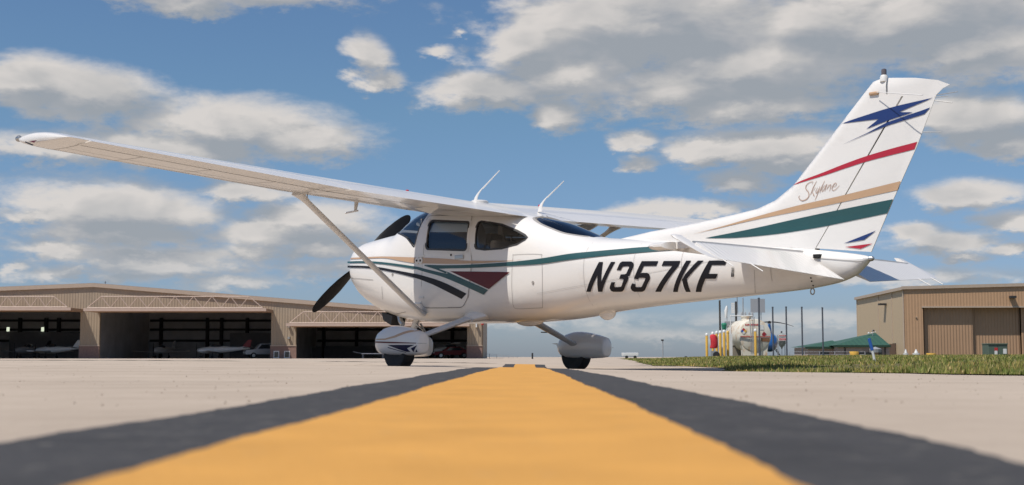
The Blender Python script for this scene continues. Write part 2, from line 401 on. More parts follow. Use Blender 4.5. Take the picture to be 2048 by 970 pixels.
for i in range(800):
    y = math.exp(rng.uniform(math.log(1.6), math.log(26))); x = rng.uniform(-.42, .42)*y; q = rng.uniform(.0006, .0018)*(1+y*.07)
    if abs(x-line_x(y)) < .32 and rng.uniform() < .8 or x > float(gx_edge(y)): continue
    z = G(x, y); k = len(V); a = rng.uniform(0, 2)
    V += [(x+q*math.cos(a+j*1.57), y+q*math.sin(a+j*1.57)*.8, z) for j in range(4)]+[(x+q*.2, y, z+q*rng.uniform(.7, 1.4))]; F += [(k+j, k+(j+1) % 4, k+4) for j in range(4)]
tag(mesh('grit', V, F, mat('dark grit', (.17, .13, .09), .9, var=.5, vscale=3)), 'scattered dark grit on the concrete', 'grit', kind='stuff')
# verge: soil sheet and grass blades
SOIL = mat('verge soil', (.14, .125, .06), .95, var=.45, vscale=4, bump=.02, bscale=20, spec=.1)
vy = np.concatenate([np.arange(1, 40, .5), np.arange(40, 130, 3), [200, 400, 900]])
V = []; F = []; NU = 40
for j, y in enumerate(vy):
    for k in range(NU + 1):
        t = (k / NU) ** 1.8; x = gx_edge(y) - .05 + .12 * math.sin(y * 1.7) + .05 * math.sin(y * 5.1) + t * 300; V.append((x, y, G(x, y) + .006))
for j in range(len(vy) - 1):
    for k in range(NU): q = j*(NU+1)+k; F.append((q, q+1, q+NU+2, q+NU+1))
tag(mesh('verge', V, F, SOIL, smooth=True), 'low grassy bank at the right edge of the apron', kind='structure')
def blades(N, y0, y1, hmul=1.0, xpow=1.3, wmul=1.0, seed=1):
    r = np.random.default_rng(seed)
    y = np.exp(r.uniform(math.log(y0), math.log(y1), N)); xe = gx_edge(y) + .12 * np.sin(y * 1.7) + .05 * np.sin(y * 5.1)
    x = xe + np.abs(r.normal(0, .03, N)) + (r.uniform(0, 1, N) ** xpow) * (.42 * y + 2)
    clump = .5 + .5 * np.sin(x * 2.1 + 3 * np.sin(y * .9)) * np.sin(y * 1.6 + 2 * np.sin(x * 1.3))
    h = r.uniform(.025, .065, N) * (.65 + .7 * clump) * hmul; h *= np.clip(.5 + (x - xe) * 1.2, .5, 1)
    wdt = (.0018 + .00045 * y) * wmul * r.uniform(.7, 1.4, N); a = r.uniform(0, 6.283, N)
    lean = r.uniform(0, .6, N) * h; la = r.uniform(0, 6.283, N)
    bare = (np.sin(x*1.3+2*np.sin(y*.55))*np.sin(y*.8+1.7*np.sin(x*.9)) < -.35) & (r.uniform(0, 1, N) < .75)
    x, y, h, wdt, a, lean, la = [q_[~bare] for q_ in (x, y, h, wdt, a, lean, la)]
    z = ground(x, y)
    dx, dy = np.cos(a) * wdt, np.sin(a) * wdt
    V = np.stack([np.stack([x - dx, y - dy, z], -1), np.stack([x + dx, y + dy, z], -1),
                  np.stack([x + np.cos(la) * lean, y + np.sin(la) * lean, z + h], -1)], 1).reshape(-1, 3)
    return V
GRASS = bpy.data.materials.new('grass blades'); GRASS.use_nodes = True; b = NB(GRASS.node_tree); p = GRASS.node_tree.nodes['Principled BSDF']
p.inputs['Roughness'].default_value = .6; p.inputs['Specular IOR Level'].default_value = .2
g_ = b.n('ShaderNodeNewGeometry'); ob = b.n('ShaderNodeTexCoord').outputs['Object']
ca = b.ramp(g_.outputs['Random Per Island'], [(0, (.12, .16, .035)), (.45, (.21, .23, .065)), (.75, (.30, .26, .10)), (1, (.46, .38, .20))])
cb_ = b.ramp(b.noise(ob, .8, 4, .6), [(.36, (.62, .78, .55)), (.5, (1.0, 1.0, .9)), (.64, (1.45, 1.15, 1.0))])
mm = b.n('ShaderNodeMix', data_type='RGBA', blend_type='MULTIPLY'); mm.inputs[0].default_value = 1; b.put(mm.inputs[6], ca); b.put(mm.inputs[7], cb_)
GRASS.node_tree.links.new(mm.outputs[2], p.inputs['Base Color'])
V = np.concatenate([blades(150000, 5.2, 95, seed=1), blades(60000, 5.2, 16, .8, 1.0, .9, seed=9), blades(7000, 6, 40, 1.7, 1.0, 1.0, seed=2), blades(4000, 6, 30, 1.3, 3.0, 1.5, seed=5)])
me = bpy.data.meshes.new('grass'); nv = len(V); me.vertices.add(nv); me.vertices.foreach_set('co', V.ravel()); me.loops.add(nv); me.loops.foreach_set('vertex_index', np.arange(nv)); me.polygons.add(nv // 3)
me.polygons.foreach_set('loop_start', np.arange(0, nv, 3)); me.polygons.foreach_set('loop_total', np.full(nv // 3, 3)); me.update(calc_edges=True); me.materials.append(GRASS)
go_ = bpy.data.objects.new('grass', me); COL.objects.link(go_); tag(go_, 'rough green grass on the bank at the right', 'grass', kind='stuff')

# =====================================================================================================
#                                          THE LIGHT AIRPLANE
# aircraft frame: x aft, y to starboard, z up, origin on the ground below the spinner tip
# =====================================================================================================
AC = np.array([15.069556554401276, -10.343703784639729, 0.16325949399751455])   # where the camera stands in the aircraft frame
yw, pt, rl = 2.423184504050727, 0.0852428836014822, 0.015785622944541614
fw = np.array([math.cos(yw)*math.cos(pt), math.sin(yw)*math.cos(pt), math.sin(pt)])
r0 = np.cross(fw, [0, 0, 1]); r0 /= np.linalg.norm(r0); u0 = np.cross(r0, fw)
rr = math.cos(rl)*r0 + math.sin(rl)*u0; uu = -math.sin(rl)*r0 + math.cos(rl)*u0
Wm = np.array([[1, 0, 0], [0, -SP, CP], [0, CP, SP]]).T      # columns: right, up, forward of the world camera
Am = np.stack([rr, uu, fw], 1)
Rm = Wm @ Am.T
T = np.array([0, 0, HC]) - Rm @ AC
plane = empty('small_airplane'); plane.matrix_world = Matrix([[*Rm[0], T[0]], [*Rm[1], T[1]], [*Rm[2], T[2]], [0, 0, 0, 1]])
tag(plane, 'white high-wing propeller airplane with tan, teal and red stripes standing over the yellow line', 'airplane')
def ray(px): a = (px[0]-1024)/FPX; b = -(px[1]-485)/FPX; return fw + a*rr + b*uu
def onp(px, ax, val): d = ray(px); return AC + (val-AC[ax])/d[ax]*d

ST = np.array([
(.385,1.18,1.45,1.30,.24,2.2,2.2),(.395,1.10,1.54,1.30,.32,2.3,2.2),(.42,1.02,1.595,1.30,.375,2.5,2.2),(.47,.945,1.625,1.29,.405,2.6,2.2),
(.56,.87,1.65,1.28,.428,2.6,2.3),(.70,.79,1.670,1.27,.447,2.5,2.3),(.90,.715,1.69,1.25,.462,2.5,2.4),(1.10,.665,1.712,1.23,.48,2.5,2.5),
(1.24,.64,1.722,1.21,.490,2.45,2.6),(1.34,.625,1.742,1.20,.498,2.4,2.75),(1.44,.61,1.83,1.195,.507,2.4,2.9),(1.56,.60,1.905,1.19,.517,2.45,3.0),(1.70,.588,1.965,1.18,.528,2.5,3.2),(1.86,.575,1.998,1.165,.54,2.65,3.45),(2.00,.565,2.00,1.15,.548,2.8,3.6),
(2.40,.56,1.955,1.15,.556,2.8,3.8),(3.00,.56,1.92,1.14,.556,2.8,3.8),(3.40,.562,1.86,1.14,.548,2.7,3.6),(3.76,.57,1.785,1.14,.53,2.6,3.3),
(4.14,.585,1.70,1.14,.495,2.4,3.0),(4.50,.61,1.573,1.14,.445,2.3,2.7),(4.75,.64,1.475,1.14,.41,2.2,2.5),(5.00,.67,1.452,1.14,.378,2.2,2.4),
(5.50,.712,1.41,1.13,.32,2.2,2.3),(6.00,.745,1.362,1.12,.268,2.2,2.2),(6.50,.775,1.315,1.11,.222,2.2,2.2),(7.00,.805,1.265,1.10,.18,2.2,2.2),
(7.50,.84,1.215,1.09,.138,2.2,2.2),(7.88,.895,1.165,1.08,.105,2.2,2.2),(8.02,.96,1.143,1.08,.085,2.1,2.1),(8.11,1.04,1.125,1.09,.055,2.,2.),(8.145,1.08,1.11,1.095,.028,2.,2.)])
# smooth the station curves
def sec(x): return [float(np.interp(x, ST[:, 0], ST[:, i])) for i in range(1, 7)]
_XS = np.concatenate([np.array([.385, .39, .395, .4, .41, .42, .435, .45, .47, .49, .52, .56]), np.arange(.60, 7.9, .04), np.array([7.92, 7.96, 8.0, 8.03, 8.06, 8.09, 8.11, 8.125, 8.137, 8.145])])
def smooth_table():
    tb = np.array([[x] + sec(x) for x in _XS]); o = tb.copy()
    for it in range(10):
        q = o.copy()
        for i in range(14, len(tb) - 8): q[i, 1:] = .25*o[i-1, 1:] + .5*o[i, 1:] + .25*o[i+1, 1:]
        o = q
    return o
STS = smooth_table()
def sec(x): return [float(np.interp(x, STS[:, 0], STS[:, i])) for i in range(1, 7)]
def side_y(x, z):
    zb, zt, zm, hw, a, b = sec(x)
    t, n = (min(abs((z-zm)/(zt-zm)), .9998), a) if z >= zm else (min(abs((zm-z)/(zm-zb)), .9998), b)
    return hw*(1-t**n)**(1/n)
def ring(x, n=96, off=0.0):
    zb, zt, zm, hw, a, b = sec(x); zb -= off; zt += off; hw += off; o = []
    for k in range(n):
        q = 2*math.pi*(k+.5)/n; c, s = math.cos(q), math.sin(q); e = a if s >= 0 else b
        o.append((x, hw*math.copysign(abs(c)**(2/e), c), zm+(zt-zm if s >= 0 else zm-zb)*math.copysign(abs(s)**(2/e), s)))
    return o
def hit(px):                      # where a line of sight meets the port side of the fuselage
    y = -.5
    for _ in range(40):
        P = onp(px, 1, y); y = .5*y - .5*side_y(P[0], min(max(P[2], sec(P[0])[0]+.01), sec(P[0])[1]-.01))
    return (P[0], P[2])
def Z(x0, y0, s, l): return [(x0+a/s, y0+b/s) for a, b in l]

def decal(name, poly, m, parent, yfun, side=-1, off=.004, cell=.035, label=None):
    """polygon given in (x, z) laid on a curved skin y=yfun(x,z)"""
    tris = [[Vector((poly[i][0], poly[i][1])) for i in t] for t in tessellate_polygon([[Vector((a, b, 0)) for a, b in poly]])]
    out = []
    while tris:
        t = tris.pop(); L = [(t[(i+1) % 3]-t[i]).length for i in range(3)]; k = L.index(max(L))
        if L[k] > cell:
            mid = (t[k]+t[(k+1) % 3])/2; tris.append([t[k], mid, t[(k+2) % 3]]); tris.append([mid, t[(k+1) % 3], t[(k+2) % 3]])
        else: out.append(t)
    idx = {}; V = []; F = []
    for t in out:
        f = []
        for q in t:
            key = (round(q.x, 5), round(q.y, 5))
            if key not in idx: idx[key] = len(V); V.append((q.x, side*(yfun(q.x, q.y)+off), q.y))
            f.append(idx[key])
        if len(set(f)) == 3: F.append(f)
    return mesh(name, V, F, m, parent, smooth=True, label=label)
def fdecal(name, px, m, parent, both=True, off=.0055, label=None):
    poly = [hit(p) for p in px]
    decal(name, poly, m, parent, side_y, -1, off, label=label)
    if both: decal(name, poly, m, parent, side_y, 1, off, label=label)
def curve(pts, n=24):             # Catmull-Rom through points
    P = [np.array(p, float) for p in pts]; P = [2*P[0]-P[1]] + P + [2*P[-1]-P[-2]]; o = []
    for i in range(1, len(P)-2):
        k = max(2, n//(len(P)-3))
        for j in range(k):
            t = j/k; o.append(tuple(.5*((2*P[i])+(P[i+1]-P[i-1])*t+(2*P[i-1]-5*P[i]+4*P[i+1]-P[i+2])*t*t+(3*P[i]-P[i-1]-3*P[i+1]+P[i+2])*t**3)))
    o.append(tuple(P[-2])); return o
def wid_line(pts, wd, closed=False):  # polyline in (x,z) -> list of quads
    P = [np.array(p, float) for p in pts]; n = len(P); L = []; R = []
    for i in range(n):
        a = P[(i-1) % n] if closed or i > 0 else P[0]; c = P[(i+1) % n] if closed or i < n-1 else P[-1]
        d = c-a; d /= (np.linalg.norm(d)+1e-9); nn = np.array([-d[1], d[0]]); w2 = wd[i] if hasattr(wd, '__len__') else wd
        L.append(P[i]+nn*w2/2); R.append(P[i]-nn*w2/2)
    return L, R
def ribbon(name, pts, wd, m, parent, yfun, side=-1, off=.005, closed=False, thick=0, label=None):
    L, R = wid_line(pts, wd, closed); V = []; F = []; n = len(L)
    for a, b in zip(L, R):
        V += [(a[0], side*(yfun(*a)+off), a[1]), (b[0], side*(yfun(*b)+off), b[1])]
    for i in range(n if closed else n-1): j = (i+1) % n; F.append((2*i, 2*j, 2*j+1, 2*i+1))
    return mesh(name, V, F, m, parent, smooth=True, label=label)

# ---- window openings, traced onto the port side
def rounded(pts, r=.05, k=5):
    P = [Vector(p) for p in pts]; o = []
    for i in range(len(P)):
        a, b, c = P[i-1], P[i], P[(i+1) % len(P)]; u = (a-b); v = (c-b); ru = min(r, u.length*.4); rv = min(r, v.length*.4)
        A = b+u.normalized()*ru; B = b+v.normalized()*rv
        for j in range(k+1):
            t = j/k; o.append(tuple((1-t)**2*A+2*t*(1-t)*b+t*t*B))
    return o
door_win = rounded([hit(p) for p in ((861.5, 441), (852.5, 498.4), (934.5, 500.5), (940.5, 444))], .06)
side_win = rounded([hit(p) for p in ((956.5, 444), (949.5, 497.5))], .03)[:0] or [hit(p) for p in ((957, 444.5), (953, 452), (949.8, 492), (952, 497), (970, 499.4), (1004, 497), (1034.7, 488.5), (1051, 479), (1055, 475.5), (1050, 470), (1034.7, 461.5), (1004, 449), (977, 444.4), (962, 442.5))]
shield_cut = [(1.26, 1.745), (1.36, 1.725), (1.50, 1.695), (1.66, 1.66), (1.82, 1.61), (1.95, 1.535), (2.01, 1.495), (2.045, 1.52), (2.065, 1.88), (2.065, 2.3), (1.26, 2.3)]
rear_cut = [(3.80, 1.79), (3.86, 1.735), (4.05, 1.655), (4.25, 1.585), (4.42, 1.53), (4.58, 1.498), (4.70, 1.480), (4.745, 1.472), (4.85, 1.55), (4.85, 2.3), (3.80, 2.3)]
# shell
outer = [ring(x) for x in _XS]
body = MB().loft(outer).build('fuselage', WHITE, plane, smooth=False)
inner = MB().loft([ring(x, off=-.03) for x in np.arange(1.2, 5.0, .06)]).build('inner', INTER)
body.data.materials.append(INTER)
for pgn in inner.data.polygons: pgn.material_index = 0
inner.data.materials.clear(); inner.data.materials.append(INTER)
inner.matrix_world = plane.matrix_world
boolean(body, inner, 'DIFFERENCE'); bpy.data.objects.remove(inner)
for poly in (door_win, side_win, shield_cut, rear_cut):
    c = MB().prism(poly, 'Y', -1.2, 1.2).build('cut', INTER); c.matrix_world = plane.matrix_world
    boolean(body, c, 'DIFFERENCE'); bpy.data.objects.remove(c)
def smooth_by_angle(o, a=R_(32)):
    o.data.polygons.foreach_set('use_smooth', [True]*len(o.data.polygons)); bm = bmesh.new(); bm.from_mesh(o.data)
    for e in bm.edges:
        if len(e.link_faces) == 2: e.smooth = e.calc_face_angle(0) < a
    bm.to_mesh(o.data); bm.free()
smooth_by_angle(body)
print('fuselage faces', len(body.data.polygons), [m.name for m in body.data.materials])

# ---- glass
def pane(name, poly, m, sides=(-1, 1), off=-.010):
    xs_ = [p[0] for p in poly]; x0, x1 = min(xs_), max(xs_); nX = 18
    E = list(zip(poly, poly[1:]+poly[:1])); V = []; F = []
    def span(x):
        zz = []
        for a, b in E:
            if (a[0]-x)*(b[0]-x) <= 0 and a[0] != b[0]: zz.append(a[1]+(b[1]-a[1])*(x-a[0])/(b[0]-a[0]))
        return min(zz), max(zz)
    for i in range(nX+1):
        x = x0+(x1-x0)*(.002+.996*i/nX); lo, hi = span(x)
        for j in range(9): z = lo+(hi-lo)*j/8; V.append((x, z))
    for i in range(nX):
        for j in range(8): F.append((i*9+j, (i+1)*9+j, (i+1)*9+j+1, i*9+j+1))
    r = []
    for s in sides: r.append(mesh(name, [(x, s*(side_y(x, z)+off), z) for x, z in V], F, m, None, smooth=True))
    return r
def wrap(name, cut, x0, x1, m):
    lo = [p for p in cut if p[1] < 2.0]; V = []; F = []; nA = 48; xs_ = np.linspace(x0, x1, 26)
    for x in xs_:
        z0 = float(np.interp(x, [p[0] for p in lo], [p[1] for p in lo])) - .012
        zb, zt, zm, hw, a, b = sec(x); zt -= .01; hw -= .01
        t0 = min(1, max(0, (z0-zm)/(zt-zm))); s0 = math.asin(min(1, t0**(a/2)))
        for k in range(nA+1):
            q = s0+(math.pi-2*s0)*k/nA; c, s = math.cos(q), math.sin(q)
            V.append((x, hw*math.copysign(abs(c)**(2/a), c), zm+(zt-zm)*abs(s)**(2/a)))
    for i in range(len(xs_)-1):
        for k in range(nA): q = i*(nA+1)+k; F.append((q, q+1, q+nA+2, q+nA+1))
    return mesh(name, V, F, m, plane, smooth=True)
wrap('windshield', [p for p in shield_cut if p[0] < 2.02], 1.27, 2.06, GLASS_W)
wrap('rear_window', rear_cut, 3.80, 4.745, GLASS_R)
for o in pane('side_window', side_win, GLASS): o.parent = plane
# seals round the openings
def seal(poly, wd, m, name, parent, off=.003, sides=(-1, 1)):
    for s in sides: ribbon(name, poly, wd, m, parent, side_y, s, off, closed=True)
seal(side_win, .022, TRIM, 'window_seal', body, .004)
for s in (-1, 1):
    ribbon('window_seal', curve([p for p in shield_cut if p[1] < 1.89 and p[0] > 1.3], 40), .018, TRIM, body, side_y, s, .004)
    ribbon('window_seal', curve([p for p in rear_cut if p[1] < 1.80 and p[0] < 4.72], 40), .012, SEAM, body, side_y, s, .004)
# ---- doors: a skin panel standing 4 mm proud, with its own window and handle
door_poly = rounded([hit(p) for p in ((858.5, 431), (848.5, 501), (844, 560), (846.5, 615), (927, 614.5), (936.5, 595), (944.5, 520), (947.5, 431))], .06)
dwp = door_win
for s in (-1, 1):
    xs_ = np.arange(1.9, 3.3, .025); zs_ = np.arange(.62, 1.93, .025)
    def slab(o0, o1):
        V = []; F = []; a_, b_ = len(xs_), len(zs_)
        for off in (o0, o1):
            for x in xs_:
                for z in zs_: V.append((x, s*(side_y(x, z)+off), z))
        N_ = a_*b_
        for i in range(a_-1):
            for j in range(b_-1):
                q = i*b_+j; F.append((q, q+b_, q+b_+1, q+1)); F.append((q+N_, q+1+N_, q+b_+1+N_, q+b_+N_))
        for i in range(a_-1):
            for q0 in (i*b_, i*b_+b_-1): F.append((q0, q0+b_, q0+b_+N_, q0+N_))
        for j in range(b_-1):
            for q0 in (j, (a_-1)*b_+j): F.append((q0, q0+1, q0+1+N_, q0+N_))
        mb = MB(); mb.add(V, F); return mb
    d = slab(-.02, .0045).build('door', WHITE)
    c = MB().prism(door_poly, 'Y', -1, 1).build('c', WHITE); boolean(d, c, 'INTERSECT'); bpy.data.objects.remove(c)
    c = MB().prism(dwp, 'Y', -1, 1).build('c', WHITE); boolean(d, c, 'DIFFERENCE'); bpy.data.objects.remove(c)
    smooth_by_angle(d); d.parent = plane
    for o in pane('door_window', dwp, GLASS_D, (s,)): o.parent = d
    ribbon('window_frame', dwp, .026, TRIM, d, side_y, s, .0075, closed=True)
    cx_, cz_ = np.mean([p[0] for p in dwp]), np.mean([p[1] for p in dwp])
    ribbon('window_lip', [(cx_+(p[0]-cx_)*1.075, cz_+(p[1]-cz_)*1.13) for p in dwp], .020, WHITE_DULL, d, side_y, s, .011, closed=True)
    ribbon('door_seam', door_poly, .007, SEAM, d, side_y, s, .0060, closed=True)
    hx, hz = hit((919, 514)); hy = s*side_y(hx, hz)
    h = MB(); h.box((hx-.07, min(hy, hy+s*.022), hz-.028), (hx+.085, max(hy, hy+s*.022), hz+.022)); bevel(h.build('door_handle', METAL, d), .008)
    kx, kz = hit((903, 510)); MB().lathe([(.013, -.012), (.013, .012)], (kx, s*(side_y(kx, kz)), kz), 12, 'Y').build('lock', DARK, d)
    for q in ((831, 612), (828, 500)):
        pass
    for zz in (.86, 1.36): MB().box((2.165, s*side_y(2.17, zz)-.012, zz-.012), (2.27, s*side_y(2.2, zz)+.012, zz+.012)).build('hinge', WHITE_DULL, d)
# ---- cabin interior
cab = MB(); cab.box((1.36, -.36, .90), (1.62, .36, 1.60)); cab.build('instrument_panel', INTER, plane)
for (x, z0) in ((2.55, .66), (3.35, .70)):
    for y in (-.25, .25):
        sm = MB(); sm.box((x-.42, y-.20, z0+.18), (x+.05, y+.20, z0+.33)); sm.box((x, y-.20, z0+.33), (x+.12, y+.20, z0+.80), Matrix.Translation((0, 0, 0)))
        st = sm.build('seat', SEAT, plane); bevel(st, .04, 3)
        hr = MB(); hr.box((x+.06, y-.12, z0+.86), (x+.14, y+.12, z0+1.0)); hr.tube([(x+.09, y-.06, z0+.79), (x+.09, y-.06, z0+.87)], .008); hr.tube([(x+.09, y+.06, z0+.79), (x+.09, y+.06, z0+.87)], .008)
        bevel(hr.build('headrest', SEAT, st), .03, 3)
yk = MB(); yk.tube([(1.62, -.25, 1.38), (1.82, -.25, 1.38)], .012); yk.tube([(1.82, -.37, 1.46), (1.82, -.35, 1.36), (1.82, -.25, 1.34), (1.82, -.15, 1.36), (1.82, -.13, 1.46)], .014); yk.build('control_yoke', TRIM, plane)
for s in (-1, 1):
    vs = MB(); vs.box((1.98, s*.1, 1.72), (2.00, s*.40, 1.84)); vs.build('sun_visor', INTER, plane)
for s in (-1, 1):
    # panels added inside the door window, coloured for its tones: dark below, pale above
    for (za, zb_, m) in ((1.36, 1.655, mat('navy window panel', (.012, .014, .022), .35)), (1.657, 1.84, mat('pale window panel', (.55, .62, .66), .6))):
        V = []; F = []
        for i in range(10):
            x = 2.24+.82*i/9; d0 = -.022*(x-2.24)/.82*2.2
            for j in range(4): z = za+d0+(zb_-za)*j/3; V.append((x, s*(side_y(x, z)-.045), z))
        for i in range(9):
            for j in range(3): F.append((i*4+j, i*4+j+1, i*4+j+5, i*4+j+4))
        mesh('window_panel', V, F, m, plane)

# ---- fuselage paint scheme (traced from the port side, repeated to starboard)
A7 = lambda l: Z(680, 480, 5.706, l)
B7 = lambda l: Z(850, 500, 8.816, l)
tan_up = A7([(92,205),(300,195),(520,188),(880,200)]) + B7([(0,135),(400,155),(700,185),(1200,190),(1600,182)]) + [(1046, 518.6)]
tan_lo = A7([(92,220),(300,212),(520,208),(700,240),(880,268)]) + B7([(0,238),(400,245),(800,240),(1200,218),(1500,196)])
STRP = [('tan_stripe', curve(tan_up, 60)+curve(tan_lo, 60)[::-1], TAN),
 ('teal_stripe', curve(A7([(92,245),(240,241),(400,245),(600,265),(880,305)])+B7([(0,330),(370,414),(400,385)]), 40)+curve(B7([(430,398),(700,520),(1115,705)]), 12)+curve(B7([(1040,790),(600,590),(300,470),(0,385)]), 16)+curve(A7([(880,335),(600,290),(400,268),(240,262),(92,265)]), 30), GREEN),
 ('black_stripe', curve(A7([(92,292),(270,295),(450,310),(640,345),(880,390)])+B7([(60,478),(200,520),(400,600),(740,770)]), 50)+curve(B7([(655,865),(400,735),(180,625),(60,575)])+A7([(880,438),(640,375),(430,335),(270,318),(92,315)]), 50), BLACK),
 ('teal_stripe', curve(B7([(0,258),(300,268),(700,262),(1200,235),(1530,210)])+[(1082,517),(1140,507.5),(1191,502.4),(1240,498),(1286,494.2),(1345,492),(1401,491),(1442,494.3)], 80)+curve([(1440,494.8),(1401,497.2),(1350,500.5),(1310,503),(1240,508.8),(1191,513.7),(1140,519.8),(1082,528)]+B7([(1530,280),(1200,300),(800,318),(500,325),(270,330)]), 80), GREEN),
 ('teal_stripe', B7([(0,262),(262,318),(262,334),(400,388),(372,412),(200,342),(0,280)]), GREEN),
 ('maroon_triangle', B7([(455,375),(1505,390),(1135,690)]), MAROON)]
for i, (nm, px, m) in enumerate(STRP): fdecal(nm, px, m, body, True, .0072 + .0004*i)
C3 = lambda l: Z(1160, 500, 9.7, l)
C4 = lambda l: Z(1300, 500, 9.7, l)
LET = [C3([(130,812),(212,812),(362,458),(400,340),(452,232),(375,232)]), C3([(375,240),(452,232),(436,812),(358,812)]), C3([(358,812),(437,812),(690,230),(608,230)]),
 C3([(715,392),(775,262),(800,235),(830,222),(1000,222),(1040,250),(1050,290),(1040,330),(965,500),(940,510),(945,545),(935,590),(860,770),(830,805),(790,812),(650,812),(605,790),(582,745),(585,710),(615,625),(692,625),(668,690),(675,718),(720,722),(800,715),(815,690),(848,590),(845,565),(830,560),(765,560),(795,475),(880,470),(905,455),(960,335),(955,320),(930,315),(850,320),(825,335),(798,392)]),
 C3([(1052,555),(1205,215),(1525,215),(1485,308),(1245,312),(1180,455),(1215,443),(1310,443),(1350,470),(1368,520),(1360,570),(1270,770),(1245,800),(1210,812),(1060,812),(1015,790),(990,745),(990,710),(1015,648),(1085,665),(1078,705),(1095,722),(1180,722),(1205,712),(1275,565),(1270,545),(1245,540),(1150,540),(1130,572)]),
 C4([(232,308),(272,213),(598,210),(575,270),(555,318),(220,812),(110,812),(440,308)]),
 C4([(455,815),(545,815),(805,206),(710,206)]), C4([(620,600),(690,470),(935,205),(1048,205),(720,560)]), C4([(625,560),(718,552),(795,815),(705,815)]),
 C4([(895,815),(1000,815),(1080,560),(1280,558),(1325,462),(1140,462),(1205,292),(1462,292),(1500,205),(1155,205)])]
polys = [[hit(p) for p in px] for px in LET]
xa = min(p[0] for q in polys for p in q); xb = max(p[0] for q in polys for p in q)
for q in polys:
    decal('registration_letter', q, BLACK, body, side_y, -1, .0055, .03)
    decal('registration_letter', [(xa+xb-p[0]+.03, p[1]) for p in q], BLACK, body, side_y, 1, .0055, .03)
for l in ([(1585,345),(1638,345),(1638,358),(1585,358)], [(1585,368),(1638,368),(1638,380),(1585,380)], [(1585,390),(1638,390),(1638,402),(1585,402)], [(1583,410),(1636,410),(1636,420),(1583,420)],
          [(1582,432),(1594,432),(1592,522),(1580,522)], [(1602,432),(1612,432),(1610,522),(1600,522)], [(1622,432),(1634,432),(1632,522),(1620,522)]):
    fdecal('placard', C4(l), BLACK, body, False)
# seams, ports, fasteners
def seam(px, wd=.006, closed=False, n=30, parent=None): ribbon('panel_seam', [hit(p) for p in (curve(px, n) if len(px) > 2 else [tuple(np.array(px[0])+(np.array(px[1])-np.array(px[0]))*t) for t in np.linspace(0, 1, 12)])], wd, SEAM, body, side_y, -1, .0045, closed)
seam(Z(800,330,2.94,[(665,820),(658,700),(665,545),(680,527),(820,525),(835,545),(838,700),(840,840)]), .004, n=60); seam(Z(800,330,2.94,[(840,840),(690,845),(665,820)]), .004)
seam(A7([(100,432),(380,455)])); seam(A7([(478,530),(490,680)])); seam([(775,632),(812,624)], .005)
seam([(1634.7,516.5),(1727,523.5)], .006); seam([(1509,540),(1511,586)], .003)
for (xq, za, zb2) in ((4.86, .72, 1.40), (5.52, .80, 1.36), (6.12, .84, 1.30), (7.16, .92, 1.08)):
    ribbon('lap_seam', [(xq, za+(zb2-za)*k/10) for k in range(11)], .005, mat('lap seam', (.52, .50, .48), .5), body, side_y, -1, .0042)
ribbon('lap_seam', [(4.2+.1*k, .86+.012*k) for k in range(33)], .004, MATS['lap seam'], body, side_y, -1, .0042)
seam([(853,616.5),(923,615.5)], .005); seam([(937,596),(946,520)], .005)
for pxy in ((835.6, 521.4), (842.6, 521.2)):
    x, z = hit(pxy); y = side_y(x, z); MB().lathe([(.042, .01), (.042, -.013), (.037, -.016)], (x, -y, z), 16, 'Y').build('static_port', WHITE_DULL, body)
    MB().lathe([(.014, .0), (.014, -.006)], (x, -y-.015, z), 12, 'Y').build('port_hole', DARK, body)
for pxy in ((785.5, 549), (1066, 565)):
    x, z = hit(pxy); y = side_y(x, z); MB().lathe([(.018, -.006), (.018, .006)], (x, -y, z), 10, 'Y').build('latch', SEAM, body)
for pxy in ((1622, 556), (1623.5, 562.5), (1626.5, 571)):
    x, z = hit(pxy); y = side_y(x, z); MB().lathe([(.007, -.006), (.007, .007)], (x, -y, z), 8, 'Y').build('fastener', DARK, body)
xx, zz = hit((833.8, 607)); bevel(MB().box((xx-.06, -side_y(xx, zz)-.012, zz-.01), (xx+.09, -side_y(xx, zz)+.01, zz+.01)).build('hinge', WHITE_DULL, body), .004)
# dark intakes at the nose
for s in (-1, 1):
    MB().lathe([(.10, 0), (.095, -.004)], (.384, s*.16, 1.33), 20, 'X').build('air_intake', DARK, body)

# ---- spinner and propeller
HUB = Vector((.18, 0, 1.405))
MB().lathe([(.004, 0), (.05, .02), (.10, .09), (.135, .19), (.145, .30), (.145, .375)], (0, 0, 1.36), 28, 'X').build('spinner', WHITE, plane, smooth=True, auto=R_(50))
TH = R_(41.7)
prop = bpy.data.objects.new('propeller', None); COL.objects.link(prop); prop.parent = plane; prop.location = HUB
MB().lathe([(.05, -.08), (.085, -.06), (.085, .07), (.05, .09)], (0, 0, 0), 18, 'X').build('propeller_hub', METAL, prop, smooth=True)
for sgn in (1, -1):
    ex = Vector((0, -math.cos(TH), -math.sin(TH)))*sgn; et = Vector((1, 0, 0)).cross(ex)*1.0
    rings = []
    for r, ch, tw, th in ((.07, .075, 60, .06), (.14, .10, 52, .05), (.22, .165, 45, .034), (.35, .205, 38, .024), (.5, .218, 31, .019), (.65, .208, 26, .015), (.8, .182, 22, .011), (.92, .145, 19, .008), (.99, .105, 18, .006), (1.025, .065, 17, .005), (1.04, .02, 16, .003)):
        a = R_(tw); cdir = et*math.cos(a)+Vector((-1, 0, 0))*math.sin(a); ndir = et*math.sin(a)+Vector((1, 0, 0))*math.cos(a)
        rg = []
        for k in range(14):
            q = 2*math.pi*k/14; rg.append(ex*r+cdir*(math.cos(q)*ch/2)+ndir*(math.sin(q)*th/2))
        rings.append(rg)
    MB().loft(rings).build('propeller_blade', PROP, prop, smooth=True)

